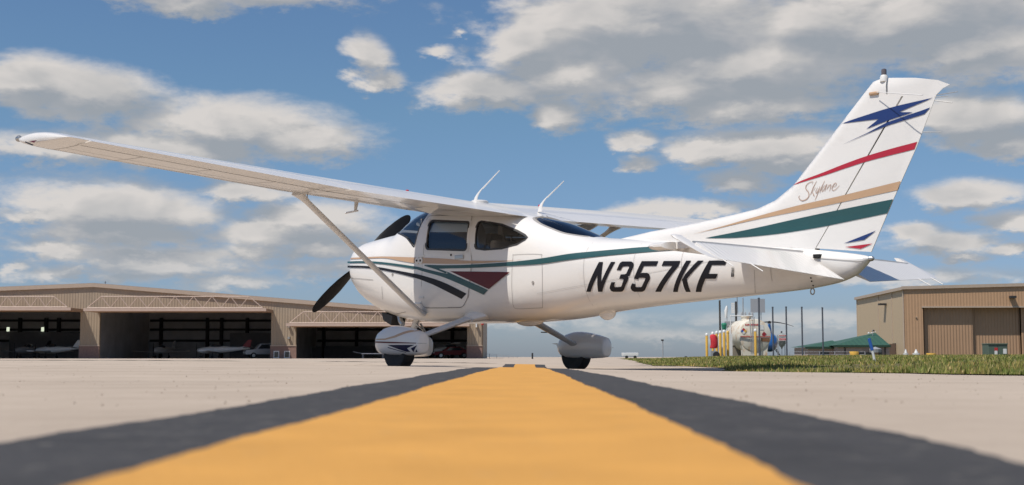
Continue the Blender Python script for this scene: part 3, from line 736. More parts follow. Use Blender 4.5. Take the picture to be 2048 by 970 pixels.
# ---- wings
def naca(t, m=.02, p=.4, th=.12):
    yt = 5*th*(.2969*np.sqrt(t)-.126*t-.3516*t*t+.2843*t**3-.1036*t**4)
    yc = np.where(t < p, m/p**2*(2*p*t-t*t), m/(1-p)**2*(1-2*p+2*p*t-t*t)); return yc+yt, yc-yt
def wing_geo(y):
    a = abs(y); t = max(0, (a-2.6)/2.65); left = y < 0
    le = 2.05+.13*t; te = 3.76-.46*t
    if left: zl = 1.957+.0385*min(a, 2.6)+.0435*max(0, a-2.6); zt = 1.75+.033*min(a, 2.6)+.095*max(0, a-2.6)
    else: zl = 1.975+.036*a; zt = 1.748+.024*min(a, 2.6)+.055*max(0, a-2.6)
    return le, te, zl, zt
def wpt(y, t, up):
    le, te, zl, zt = wing_geo(y); c = te-le; u, l = naca(np.array(t, float)); return (le+c*t, y, zl+(zt-zl)*t+(float(u) if up else float(l))*c)
HG = .715
def wprof(y, t0, t1, n=18, th=1.0):
    """closed loop upper t0->t1 then lower back"""
    if t0 == 0: s = t1*(1-np.cos(np.linspace(0, math.pi/2*1.0, n)))/1.0; s = t1*((1-np.cos(np.linspace(0, math.pi, n)))/2)
    else: s = np.linspace(t0, t1, n)
    up = [wpt(y, float(q), True) for q in s]; lo = [wpt(y, float(q), False) for q in s]
    return up + (lo[::-1] if t0 else lo[:0:-1])
def surf(y, t, z_up): return wpt(y, t, z_up)
for s, nm in ((-1, 'port'), (1, 'starboard')):
    ys_ = [s*v for v in (0, .3, .6, 1.2, 1.9, 2.6, 3.2, 3.9, 4.6, 5.25)]
    wing = MB().loft([wprof(y, 0, HG, 26) for y in ys_]).build('wing', WHITE, plane, smooth=True, auto=R_(35))
    # root section behind the hinge line (over the cabin)
    MB().loft([wprof(s*v, HG-.01, 1.0, 12) for v in (0, .2, .44)]).build('wing_root', WHITE, wing, smooth=True, auto=R_(35))
    MB().loft([wprof(s*v, HG+.004, 1.0, 12) for v in (.455, 1.0, 1.6, 2.2, 2.63)]).build('flap', WHITE_COR, wing, smooth=True, auto=R_(35))
    MB().loft([wprof(s*v, HG+.004, 1.0, 12) for v in (2.65, 3.3, 4.0, 4.7, 5.23)]).build('aileron', WHITE_COR, wing, smooth=True, auto=R_(35))
    # tip fairing, rounded
    rings = []
    base_up = [np.array(p) for p in wprof(s*5.25, 0, 1.0, 22)]
    cz = np.mean([p[2] for p in base_up])
    LE = np.array(wpt(s*5.25, 0, True)); TE_ = np.array(wpt(s*5.25, 1, True))
    for k in range(9):
        a = math.pi/2*k/8*.985; o = .26*math.sin(a); f = math.cos(a)
        rg = []
        for p_ in base_up:
            t = (p_[0]-LE[0])/(TE_[0]-LE[0]); ch = LE+(TE_-LE)*t; thick = p_-ch
            spread = 1-.18*(1-f)
            q = LE+(TE_-LE)*(.36+(t-.36)*spread); q = q+thick*(f**.45 if thick[2] > 0 else f**.20)
            q = q+np.array([0, s*o*(1.0-.35*t), .02*math.sin(a)])
            rg.append(tuple(q))
        rings.append(rg)
    MB().loft(rings).build('wing_tip', WHITE, wing, smooth=True, auto=R_(60))
    if s < 0:
        for (pl, m) in ((Z(20,250,10.24,[(395,330),(555,308),(490,365)]), MAROON), (Z(20,250,10.24,[(315,335),(490,405),(455,422),(300,355)]), BLACK)):
            V = [tuple(onp(px, 1, -5.525+.0*i)) for i, px in enumerate(pl)]
            mesh('tip_marking', V, [tuple(range(len(V)))], m, wing)
    nl = LE+np.array([.03, s*.24, .03]); MB().lathe([(.01, -.05), (.028, -.03), (.032, .0), (.02, .03)], tuple(nl), 12, 'X').build('nav_light', METAL if s < 0 else METAL, wing, smooth=True)
    # strut
    top = Vector((2.50, s*2.50, wpt(s*2.5, .25, False)[2]-.0)); bot = Vector((2.16, s*.50, .665))
    d = (top-bot); rg = []
    for t, ch, th in ((-.01, .17, .07), (.02, .14, .058), (.06, .118, .048), (.5, .116, .046), (.93, .118, .046), (.965, .16, .055), (1.0, .25, .075)):
        c = bot+d*t; nrm = d.cross(Vector((1, 0, 0))).normalized()
        rg.append([tuple(c+Vector((1, 0, 0))*(math.cos(q)*ch/2)+nrm*(math.sin(q)*th/2)) for q in [2*math.pi*k/16 for k in range(16)]])
    MB().loft(rg).build('wing_strut', WHITE, plane, smooth=True)
    # flap track bracket under each wing
    bx = wpt(s*1.25, .70, False); MB().prism([(bx[0]-.25, bx[2]+.0), (bx[0]+.02, bx[2]-.075), (bx[0]+.14, bx[2]-.03), (bx[0]+.18, bx[2]+.02)], 'Y', bx[1]-.012, bx[1]+.012).build('flap_track', WHITE_DULL, wing)
    fc = wpt(s*1.05, .30, True); MB().lathe([(.02, -.02), (.02, .016), (.012, .022)], fc, 14).build('fuel_cap', REDLENS, wing)
    ln = MB()
    # dark strips paint shade into the aileron/flap hinge gap; spanwise skin seam
    for (t_, up) in ((.42, False), (HG-.006, False), (HG-.001, False)):
        V = []; F = []
        for i, v in enumerate(np.linspace(.6, 5.2, 24)):
            P1 = wpt(s*v, t_, up); P2 = wpt(s*v, t_+.006, up); V += [(P1[0], P1[1], P1[2]-.002), (P2[0], P2[1], P2[2]-.002)]
            if i: F.append((2*i-2, 2*i-1, 2*i+1, 2*i))
        mesh('seam_gap_line', V, F, SEAM, wing)
    for yv in (1.2, 1.9, 2.6, 3.2, 3.9, 4.6, 5.22):
        V = []; F = []
        for i, t_ in enumerate(np.linspace(.03, .71, 20)):
            P1 = wpt(s*yv, t_, False); V += [(P1[0], P1[1]-.003, P1[2]-.002), (P1[0], P1[1]+.003, P1[2]-.002)]
            if i: F.append((2*i-2, 2*i-1, 2*i+1, 2*i))
        mesh('seam_gap_line', V, F, SEAM, wing)
# pitot mast under the port wing and tie-down ring
P = wpt(-1.55, .12, False); pm = MB(); pm.tube([(P[0], P[1], P[2]), (P[0]-.02, P[1], P[2]-.10)], [.03, .018], 8, sx=.4); pm.tube([(P[0]+.03, P[1], P[2]-.10), (P[0]-.22, P[1], P[2]-.11)], .011, 8); pm.build('pitot_tube', WHITE_DULL, plane, smooth=True)
P = wpt(-2.35, .24, False); MB().tube([(P[0], P[1], P[2]), (P[0], P[1]+.0, P[2]-.10)], .006, 6).build('vent_tube', METAL, plane)

# ---- fin and rudder
def fin_t(x, z):                          # half thickness of the fin
    hv = max(0.0, float(np.interp(x, FLX, FLZ))-z); h = max(0, min(1, (z-1.2)/1.5)); le = np.interp(z, FLZ, FLX); te = 8.16+(z-1.16)*.44; t = (x-le)/max(.05, te-le)
    t = min(max(t, 0.0), 1.0)*min(1, max(0, (x-6.0)/1.5)); return max(.0015, (.062-.034*h)*min(1, math.sqrt(hv/.09)+.02)*(1-t**2.2*.93))
LEpx = [(1240,478),(1300,463.5),(1360,452.5),(1411.5,442),(1473,428),(1514.6,418),(1550.7,401),(1586.8,371),(1617.7,331),(1669,264),(1720.8,197),(1746.6,163.8),(1762,157.6)]
LE3 = [onp(p, 1, 0) for p in LEpx]; FLX = [p[0] for p in LE3]; FLZ = [p[2] for p in LE3]; FLZ[0] = 1.43
def fin_outline(px): return [(q[0], q[2]) for q in (onp(p, 1, 0) for p in px)]
def slabfin(name, poly, m, parent, cell=.05):
    V = []; F = []
    for s in (-1, 1):
        o = decal('t', poly, m, None, fin_t, s, 0, cell); me = o.data; k = len(V)
        V += [tuple(v.co) for v in me.vertices]; F += [tuple(i+k for i in (p.vertices if s < 0 else reversed(p.vertices))) for p in me.polygons]
        bpy.data.objects.remove(o)
    o = mesh(name, V, F, m, parent)
    bm = bmesh.new(); bm.from_mesh(o.data); be = [e for e in bm.edges if e.is_boundary]; bmesh.ops.bridge_loops(bm, edges=be) if be else None
    bmesh.ops.recalc_face_normals(bm, faces=bm.faces); bm.to_mesh(o.data); bm.free(); smooth_by_angle(o, R_(50)); return o
fin_px = LEpx + [(1774.5,156.3),(1775.5,189.5),(1806.8,190),(1633,498)]
fin_poly = fin_outline(fin_px); bot = [(7.58, 1.16), (7.0, 1.20), (6.0, 1.29), (5.0, 1.40)]
fin = slabfin('fin', fin_poly + bot, WHITE, plane)
rud_px = [(1778,156),(1834,156),(1875.5,160),(1900,169),(1885.8,176.7),(1872.9,189.6),(1834,292.7),(1785,403.5),(1743,504),(1635.4,497),(1808.9,193),(1779,192.5)]
rud = slabfin('rudder', fin_outline(rud_px), WHITE, plane)
MB().prism([(7.55, 1.15), (7.58, 1.20), (8.49, 2.525), (8.47, 2.50)], 'Y', -.018, .018).build('rudder_post', DARK, fin)
D5 = lambda l: Z(1360, 120, 1.94, l)
DF = lambda l: Z(1500, 120, 4.619, l)
FST = [('red_stripe', curve([(1588.4,371),(1617.7,359),(1648.7,347.3),(1690,330.5),(1733.8,314),(1785,297.8),(1835.2,283.5)], 40)+curve([(1829.5,298.6),(1783,311),(1738,323.5),(1700,336),(1660,350),(1625,361),(1597,369.3)], 40), RED),
 ('tan_stripe', curve([(1393.5,469),(1450,454),(1514.6,435.5),(1600,412.5),(1690,391.5),(1801.8,362.3)], 50)+curve([(1795.6,380.3),(1740,393),(1690,404.5),(1600,423.5),(1514.6,441),(1450,456)], 50), TAN),
 ('teal_stripe', curve([(1418,477),(1514.6,457.6),(1617.7,434),(1700,416.5),(1786.8,398.4)], 50)+curve([(1775,426.7),(1700,443),(1640,455.5),(1566,468),(1489,475.9),(1440,477.3)], 50), GREEN),
 ('blue_bolt', DF([(865,592),(1000,545),(1240,465),(1380,425),(1695,347),(1388,485),(1512,484),(1290,562),(1095,642),(1205,550)]), NAVY),
 ('blue_swoosh', DF([(875,788),(1100,680),(1280,580),(1670,438),(1615,500),(1310,600),(1150,665)]), NAVY),
 ('blue_chip', D5([(640,712),(763,662),(718,698)]), NAVY), ('red_chip', D5([(645,726),(750,712),(704,733)]), RED)]
for i, (nm, px, m) in enumerate(FST):
    for s in (-1, 1): decal(nm, fin_outline(px), m, fin, fin_t, s, .0035+.0003*i, .05)
E5 = lambda l: Z(1590, 350, 16.16, l)
SK = [([(690,235),(600,245),(500,310),(450,400),(462,480),(530,560),(555,640),(540,720),(480,790),(420,825),(340,845),(270,810),(230,750),(240,700),(265,685)], 34),
 ([(690,235),(672,275),(655,320)], 12), ([(800,210),(700,400),(650,530),(595,665)], 28), ([(655,560),(720,490),(740,440),(770,435)], 14), ([(665,570),(695,650),(730,700)], 32),
 ([(825,420),(775,530),(785,600),(850,500),(880,440)], 22), ([(905,380),(850,560),(800,690),(740,830)], 24), ([(1060,200),(960,400),(905,540),(905,600)], 26),
 ([(1085,330),(1010,400),(960,500),(985,545),(1060,420),(1130,300)], 22), ([(1130,300),(1075,450),(1055,545)], 24), ([(1190,320),(1140,430),(1115,500)], 18), ([(1150,430),(1230,330),(1248,370),(1205,540)], 26),
 ([(1300,420),(1400,360),(1425,290),(1375,280),(1300,390),(1285,470),(1330,515),(1420,460),(1520,350)], 24)]
for pts, wd in SK:
    P = fin_outline(E5(curve(pts, 24))); n = len(P); sc_ = (E5([(wd, 0)])[0][0]-1590)/228.0/.66*1.0
    W_ = [sc_*.68*(.45+.55*math.sin(math.pi*min(1, max(0, i/(n-1))))) for i in range(n)]
    ribbon('script_stroke', P, W_, SCRIPT, fin, fin_t, -1, .004)
    mx_ = 2*7.62
    ribbon('script_stroke', [(mx_-q[0], q[1]) for q in P], W_, SCRIPT, fin, fin_t, 1, .004)
# beacon, aerials and discharge wicks
b0 = onp((1768, 157), 1, 0)
bk = MB(); bk.lathe([(.036, -.03), (.036, .012), (.028, .03)], tuple(b0), 18); bo = bk.build('beacon', WHITE_DULL, plane, smooth=True)
MB().lathe([(.024, .028), (.024, .07), (.021, .084), (.008, .09)], tuple(b0), 18).build('beacon_lens', mat('dark lens', (.12, .10, .10), .2, coat=.6), bo, smooth=True)
wb = onp((1748.5, 187), 1, -.03); wk = MB(); wk.box((wb[0]-.05, -.05, wb[2]-.016), (wb[0]+.05, .05, wb[2]+.016))
wa = bevel(wk.build('fin_aerial', TAN, plane), .012)
wr = MB()
for s in (-1, 1): wr.tube([(wb[0]+.05, s*.07, wb[2]), (wb[0]+.62, s*.24, wb[2]-.13)], .004, 6)
wr.build('aerial_rod', WHITE_DULL, wa)
wk = MB(); 
def rod(p0, p1, r=.004): wk.tube([tuple(p0), tuple(p1)], [r, r*.7], 6)
a0 = onp((1872, 190), 1, 0); rod(a0, a0+np.array([.21, 0, .0])); a0 = onp((1846, 264), 1, 0); rod(a0, a0+np.array([.18, 0, -.02])); a0 = onp((1869, 194), 1, 0); rod(a0, a0+np.array([.13, 0, -.01]))
wk.build('static_wick', METAL, rud)
for (base, mid, tipx, yy) in (((950, 403), (966, 375), (999, 341), -.3), ((1080, 419), (1095, 393), (1128, 362), .3)):
    B, Mi, Tp = onp(base, 1, yy), onp(mid, 1, yy), onp(tipx, 1, yy); up = Vector((0, 0, 1))
    rg = []
    for t in np.linspace(0, 1, 8):
        c = Vector(B)*(1-t)+Vector(Mi)*t; c += Vector((-.05, 0, 0))*math.sin(t*math.pi)*.8; ch = .085*(1-t)+.022*t; c.z -= .03*(1-t)
        rg.append([tuple(c+Vector((math.cos(q)*ch/2*1.0, math.sin(q)*ch*.14, 0))) for q in [2*math.pi*k/12 for k in range(12)]])
    ob_ = MB().loft(rg); ob_.tube([tuple(Vector(Mi)-Vector((.004, 0, .01))), tuple(Tp)], [.009, .005], 8); ob_.build('whip_antenna', WHITE, plane, smooth=True)
Pd = wpt(-.12, .42, True); MB().lathe([(.11, -.02), (.11, .012), (.09, .024), (.03, .03)], Pd, 22).build('dome_antenna', WHITE, plane, smooth=True)

# ---- tailplane and elevators (drooping)
HX, HZ = 7.50, 1.150
def tail_prof(y, x0, x1, z0, z1, th, n=12, closed_te=True):
    c = x1-x0; s_ = np.linspace(0, 1, n); up = []; lo = []
    for q in s_:
        t = th*(math.sqrt(q*1.0)*1.35*(1-q)**.6+.25*(1-q)*math.sqrt(q)) if closed_te else th*min(1, math.sqrt(q*3.0))
        X = x0+c*q; Zc = z0+(z1-z0)*q; up.append((X, y, Zc+t)); lo.append((X, y, Zc-t))
    return up+lo[:0:-1]
for s in (-1, 1):
    rings = []
    for y, x0, th in ((.0, 6.80, .045), (.5, 6.87, .042), (1.0, 6.94, .038), (1.5, 7.01, .034), (1.66, 7.035, .030)):
        rings.append(tail_prof(s*y, x0, HX-.012, HZ, HZ, th, 14, False))
    tp = MB().loft(rings).build('tailplane', WHITE, plane, smooth=True, auto=R_(50))
    tf = []
    for y, x0, x1, th in ((1.665, 7.02, 7.30, .034), (1.72, 7.03, 7.29, .033), (1.76, 7.06, 7.27, .026), (1.785, 7.12, 7.24, .010)): tf.append(tail_prof(s*y, x0, x1, HZ-.006, HZ-.006, th, 12, False))
    MB().loft(tf).build('tailplane_tip', WHITE, tp, smooth=True, auto=R_(50))
    DR = R_(26); cs, sn = math.cos(DR), math.sin(DR)
    def er(y, ch, th, lead=.0):
        pts = [(q, s*y, sg*((1-q)**.92+.04)*min(1, math.sqrt(q*45+.02))) for sg, qs in ((1, np.linspace(0, 1, 14)), (-1, np.linspace(1, 0, 14)[:-1])) for q in qs]; o = []
        for (q, yy_, t) in pts: X = -lead+(ch+lead)*q; o.append((HX+X*cs+t*th*sn, yy_, HZ-X*sn+t*th*cs))
        return o
    ev = MB().loft([er(.20, .57, .040), (er(.6, .50, .037)), er(1.1, .415, .033), er(1.66, .32, .028)]); 
    evo = ev.build('elevator', WHITE_COR, plane, smooth=True, auto=R_(60))
    MB().loft([er(1.665, .318, .017, .20), er(1.72, .30, .016, .205), er(1.765, .275, .012, .19), er(1.785, .22, .004, .12)]).build('elevator_horn', WHITE, evo, smooth=True, auto=R_(60))
    gap = MB(); gap.box((HX-.008, min(s*.2, s*1.64), HZ-.03), (HX+.004, max(s*.2, s*1.64), HZ-.004)); gap.build('hinge_gap', SEAM, tp)
    wk = MB()
    for y, L_ in (((1.30, .13), (1.62, .12))):
        ch = np.interp(y, (.2, .6, 1.1, 1.66), (.57, .50, .415, .32)); B = Vector((HX+ch*cs, s*y, HZ-ch*sn)); wk.tube([tuple(B-Vector((.05*cs, 0, -.05*sn))), tuple(B+Vector((L_*.93, 0, -L_*.5)))], [.006, .004], 6)
    wk.build('static_wick', WHITE_DULL, evo)
MB().box((7.63, -.142, 1.115), (7.70, .142, 1.150)).build('tail_opening', DARK, body)
MB().lathe([(.012, -.02), (.026, .0), (.022, .03), (.008, .045)], (8.145, 0, 1.095), 14, 'X').build('tail_light', METAL, plane, smooth=True)
tr_ = MB(); c0 = onp((1625, 583), 1, 0); tr_.tube([(c0[0]+.0+math.cos(q)*.022, 0, c0[2]+math.sin(q)*.028) for q in np.linspace(0, 2*math.pi, 18)], .006, 6, cap=False); tr_.tube([(c0[0], 0, c0[2]+.025), (c0[0], 0, c0[2]+.06)], .008, 6)
tr_.build('tie_down_ring', METAL, plane)

# ---- belly fittings
for (px, L_, D_, m) in (((1215, 628), .26, .075, WHITE), ((1060, 641), .50, .05, WHITE)):
    c = onp(px, 1, 0); zb = sec(c[0])[0]
    MB().loft([[(c[0]+L_/2*tt, .045*math.cos(q)*math.sqrt(max(0.001, 1-tt*tt)), zb+.02-(D_+.02)*max(0, math.sin(q))*math.sqrt(max(0.001, 1-tt*tt))+.01*min(0, math.sin(q))) for q in [2*math.pi*k/16 for k in range(16)]] for tt in np.linspace(-.98, .98, 12)]).build('belly_fairing', m, plane, smooth=True)
fl = MB(); fl.prism([(.97, .71), (1.22, .66), (1.19, .535), (1.01, .605)], 'Y', -.24, -.02); bevel(fl.build('cowl_flap', mat('oily dark metal', (.02, .018, .017), .5), plane), .01)
ex_ = MB(); ex_.tube([(1.24, -.16, .70), (1.30, -.17, .59), (1.35, -.17, .55)], .034, 14); ex_.build('exhaust_pipe', METAL, plane, smooth=True)
MB().tube([(6.62, .0, .80), (6.63, 0, .62)], .004, 6).build('belly_aerial', METAL, plane)

# ---- landing gear
def pant(px_, ycen, parent, x0, L_, zlow, zhi, hw, stations):
    rings = []
    for (t, b_, c_, w_) in stations:
        x = x0+L_*t; zb = zlow+(zhi-zlow)*b_; zt = zlow+(zhi-zlow)*c_; rg = []
        for k in range(28):
            q = 2*math.pi*k/28; c, s_ = math.cos(q), math.sin(q)
            rg.append((x, ycen+hw*w_*math.copysign(abs(c)**.75, c), (zb+zt)/2+(zt-zb)/2*math.copysign(abs(s_)**.8, s_)))
        rings.append(rg)
    return rings
PS = [(0, .36, .48, .12), (.012, .27, .58, .32), (.04, .19, .67, .52), (.11, .07, .80, .80), (.22, .01, .92, .96), (.36, 0, .99, 1.0), (.48, 0, 1.0, 1.0), (.62, .0, .965, .97), (.75, .015, .91, .88), (.88, .03, .84, .76), (.975, .06, .775, .66), (.992, .10, .74, .60), (1.0, .14, .70, .52)]
def tyre(parent, x, y, R0=.21, wd=.155):
    o = MB().lathe([(R0*.45, -wd*.36), (R0*.8, -wd*.5), (R0*.93, -wd*.46), (R0*.985, -wd*.3), (R0, -wd*.1), (R0, wd*.1), (R0*.985, wd*.3), (R0*.93, wd*.46), (R0*.8, wd*.5), (R0*.45, wd*.36)], (x, y, R0-.008), 40, 'Y').build('tyre', RUBBER, parent, smooth=True)
    MB().lathe([(.085, -wd*.38), (.08, -wd*.30), (.08, wd*.30), (.085, wd*.38)], (x, y, R0-.008), 20, 'Y').build('wheel_hub', RUBBER, parent, smooth=True)
for s in (-1, 1):
    yc = -1.385 if s < 0 else 1.37; X0P = 2.52 if s < 0 else 2.62; LP = .86
    pn = MB().loft(pant(None, yc, plane, X0P, LP, .155, .49, .128, PS)).build('wheel_fairing', WHITE, plane, smooth=True, auto=R_(40))
    tyre(pn, 2.93, yc)
    def pside(x, z, yc=yc, X0P=X0P, LP=LP):
        t = (x-X0P)/LP; arr = np.array(PS); b_, c_, w_ = [float(np.interp(t, arr[:, 0], arr[:, i])) for i in (1, 2, 3)]
        zb = .155+.335*b_; zt = .155+.335*c_; q = min(.999, abs((z-(zb+zt)/2)/((zt-zb)/2))); return .128*w_*(1-q**2.5)**(.375)
    def phit(px):
        y = yc-.12
        for _ in range(20): P = onp(px, 1, y); y = yc-pside(P[0], P[2])
        return (P[0], P[2])
    H6 = lambda l: Z(730, 590, 6.464, l)
    if s < 0:
        PD = [(H6([(133,571),(260,562),(380,525),(500,475),(600,452),(710,455),(700,468),(620,475),(520,500),(400,548),(260,582),(133,583)]), TAN), (H6([(130,597),(350,605),(680,618),(680,627),(350,625),(133,618)]), MAROON),
              (H6([(290,645),(640,645),(545,690),(590,735),(540,735)]), INK), (H6([(595,690),(690,650),(652,690),(690,738),(642,736)]), INK), (H6([(668,706),(710,690),(688,712),(712,738),(684,735)]), INK), (H6([(295,672),(540,741),(530,746),(300,684)]), INK),
              (H6([(690,622),(800,624),(800,628),(690,627)]), SEAM)]
        polys = [([phit(p) for p in l], m) for l, m in PD]
    for i, (pl, m) in enumerate(polys):
        fn = lambda x, z: pside(x, z)
        o = decal('fairing_marking', pl, m, pn, fn, s, .002+.0003*i, .04)
        for v in o.data.vertices: v.co.y += yc
    # leg: flat tapered steel with a fairing cuff
    A = Vector((3.08, s*.40, .635)); B = Vector((2.99, s*1.28, .325)); d = B-A; rg = []
    for t, ch, th in ((0, .19, .075), (.08, .17, .07), (.5, .145, .06), (.9, .13, .05), (1.0, .17, .06)):
        c = A+d*t; nrm = d.cross(Vector((1, 0, 0))).normalized()
        rg.append([tuple(c+Vector((1, 0, 0))*(math.cos(q)*ch/2)+nrm*(math.sin(q)*th/2)) for q in [2*math.pi*k/14 for k in range(14)]])
    lg = MB().loft(rg).build('landing_gear_leg', mat('grey gear paint', (.62, .62, .62), .4, coat=.3, var=.05), plane, smooth=True)
    cf = []
    for t, ch, th in ((-.06, .42, .17), (.03, .38, .14), (.11, .25, .10), (.15, .18, .085)):
        c = A+d*t+Vector((.03, 0, 0)); nrm = d.cross(Vector((1, 0, 0))).normalized()
        cf.append([tuple(c+Vector((1, 0, 0))*(math.cos(q)*ch/2)+nrm*(math.sin(q)*th/2)) for q in [2*math.pi*k/14 for k in range(14)]])
    MB().loft(cf).build('leg_cuff', WHITE, lg, smooth=True)
    c = A+d*.55; MB().box((c.x-.20, c.y-.03, c.z-.0), (c.x-.03, c.y+.03, c.z+.012)).build('step', RUBBER, lg)
npn = MB().loft(pant(None, 0, plane, .72, .96, .135, .47, .12, PS)).build('wheel_fairing', WHITE, plane, smooth=True, auto=R_(40)); tyre(npn, 1.12, 0, .205, .14)
ng = MB(); ng.tube([(1.45, 0, .66), (1.30, 0, .42)], .042, 12); ng.tube([(1.30, 0, .46), (1.2, 0, .33)], .028, 12)
ngo = ng.build('nose_gear_leg', WHITE_DULL, plane, smooth=True)
tq = MB()
for y in (-.035, .035): tq.tube([(1.45, y, .56), (1.58, y*.4, .47), (1.40, y, .40)], .013, 8)
tq.build('torque_link', METAL, ngo)
#@@BACKGROUND
# =====================================================================================================
#                                          BACKGROUND
# =====================================================================================================
def zat(v, Y): return HC + (714 - v) / FPX * Y * 1.0
def xat(u, Y): return (u - 1024) / FPX * Y * 1.0037
SIDING = mat('beige metal siding', (.345, .272, .195), .6, var=.08, vscale=.5, stripes=(0, .31, .026), dirt=((.24, .18, .13), .6, .55, .85))
SIDING_R = mat('tan metal siding', (.46, .285, .165), .6, var=.07, vscale=.5, stripes=(0, .31, .018), dirt=((.30, .20, .13), .5, .55, .85))
SIDING_D = mat('tan metal door panels', (.40, .25, .15), .6, var=.05, vscale=.6, stripes=(0, .31, .035))
TRIMB = mat('tan trim', (.44, .35, .27), .5, var=.06)
BRICK = mat('brick base', (.26, .165, .135), .85, var=.2, vscale=6, bump=.01, bscale=30)
HINT = mat('hangar interior', (.48, .48, .49), .9, var=.2, vscale=.5)
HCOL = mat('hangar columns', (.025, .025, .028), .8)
STEEL = mat('weathered steel post', (.10, .11, .13), .55, metal=.3, var=.2)
TRUSS = mat('tan painted steel', (.48, .36, .29), .55, var=.08)
CONCW = mat('weathered concrete', (.25, .22, .18), .9, var=.2, vscale=3, bump=.01)
WHITEP = mat('white enamel', (.72, .72, .70), .45, var=.07, vscale=5)
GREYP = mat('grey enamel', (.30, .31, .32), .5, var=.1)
WGL = mat('dark window glass', (.03, .035, .04), .1, coat=.5)
REDP = mat('red enamel', (.50, .03, .035), .45, var=.1)

# ---- left hangar with three open bays
HY = 150.0
hg = empty('hangar', (xat(560, HY), HY, G(xat(560, HY), HY)))
tag(hg, 'long beige metal hangar with three open bays and raised lattice doors', 'hangar')
hoff = -Vector(hg.location)
def hb(mb, name, m, parent=hg, **k):
    mb.V = [tuple(Vector(v) + hoff) for v in mb.V]; return mb.build(name, m, parent, **k)
X = lambda u: xat(u, HY); Zv = lambda v: zat(v, HY); ZB = G(-30, HY) - .25
comb = [(X(-230), ZB), (X(-160), ZB), (X(-160), Zv(618)), (X(165), Zv(618)), (X(165), ZB), (X(204), ZB), (X(204), Zv(619)), (X(545), Zv(623)), (X(545), ZB), (X(595), ZB), (X(595), Zv(648)), (X(935), Zv(653)), (X(935), ZB), (X(964), ZB), (X(964), Zv(634)), (X(190), Zv(571.5)), (X(-230), Zv(588))]
hb(MB().prism(comb, 'Y', HY, HY + .3), 'wall', SIDING)
DEP = 24
for (u, v) in ((-230, 590), (184, 600), (570, 608), (960, 636)): hb(MB().box((X(u) - .12, HY + .31, ZB), (X(u) + .12, HY + DEP, Zv(v))), 'partition_wall', HINT)
mb = MB(); mb.box((X(964) - .02, HY + .301, ZB), (X(964) + .14, HY + DEP + .3, Zv(634))); hb(mb, 'end_wall', SIDING)
hb(MB().box((X(-230), HY + DEP, ZB), (X(964), HY + DEP + .2, Zv(596) + .2)), 'rear_wall', HINT)
roofp = [(X(-236), Zv(588) - .15), (X(190), Zv(571.5) - .1), (X(967), Zv(634) - .15), (X(967), Zv(634) + .25), (X(190), Zv(571.5) + .3), (X(-236), Zv(588) + .25)]
rf = hb(MB().prism(roofp, 'Y', HY - .02, HY + DEP + .6), 'roof', mat('hangar roof', (.34, .28, .24), .5, var=.1))
edge = [(X(-236), Zv(588) - .22), (X(190), Zv(571.5) - .17), (X(967), Zv(634) - .22), (X(967), Zv(634) + .2), (X(190), Zv(571.5) + .24), (X(-236), Zv(588) + .2)]
hb(MB().prism(edge, 'Y', HY - .22, HY - .03), 'roof_trim', TRIMB)
mb = MB(); mb.tube([(X(202), HY + 2, Zv(574)), (X(202), HY + 2, Zv(561))], .04, 6); mb.tube([(X(199), HY + 2, Zv(562.5)), (X(205), HY + 2, Zv(562.5))], .03, 6); hb(mb, 'roof_mast', STEEL)
for (a, b_) in ((165, 204), (545, 595), (935, 964)):
    hb(MB().box((X(a) - .05, HY - .12, ZB), (X(b_) + .05, HY - .004, Zv(692.5))), 'brick_base', BRICK)
    hb(MB().box((X(a) - .08, HY - .18, Zv(692.4)), (X(b_) + .08, HY - .003, Zv(690.5))), 'base_ledge', TRIMB)
for (a, b_) in ((551, 562), (572, 583.5)):
    f = hb(MB().box((X(a), HY - .17, Zv(716)), (X(b_), HY - .125, Zv(702))), 'window', WHITEP); hb(MB().box((X(a + 1.6), HY - .19, Zv(714.4)), (X(b_ - 1.6), HY - .171, Zv(703.8))), 'pane', WGL, f)
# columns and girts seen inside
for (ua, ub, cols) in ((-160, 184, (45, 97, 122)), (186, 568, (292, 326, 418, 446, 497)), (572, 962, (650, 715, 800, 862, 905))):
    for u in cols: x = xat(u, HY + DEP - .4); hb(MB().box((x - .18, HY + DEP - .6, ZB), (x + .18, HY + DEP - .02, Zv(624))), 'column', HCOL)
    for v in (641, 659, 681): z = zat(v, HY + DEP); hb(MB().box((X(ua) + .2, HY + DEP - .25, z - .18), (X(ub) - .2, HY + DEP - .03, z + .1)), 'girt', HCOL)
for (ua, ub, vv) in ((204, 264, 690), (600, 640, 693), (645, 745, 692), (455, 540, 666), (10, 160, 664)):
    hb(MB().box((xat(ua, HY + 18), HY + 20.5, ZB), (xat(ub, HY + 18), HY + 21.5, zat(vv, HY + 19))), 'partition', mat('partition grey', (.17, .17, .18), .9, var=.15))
LITW = bpy.data.materials.new('lit window'); LITW.use_nodes = True; q = LITW.node_tree.nodes['Principled BSDF']; q.inputs['Emission Color'].default_value = (.9, 1, .75, 1); q.inputs['Emission Strength'].default_value = .8
for u in (19.6, 88.5): hb(MB().box((xat(u - 2.6, HY + 20), HY + 20.3, zat(663, HY + 20)), (xat(u + 2.6, HY + 20), HY + 20.4, zat(654.5, HY + 20))), 'window', LITW)
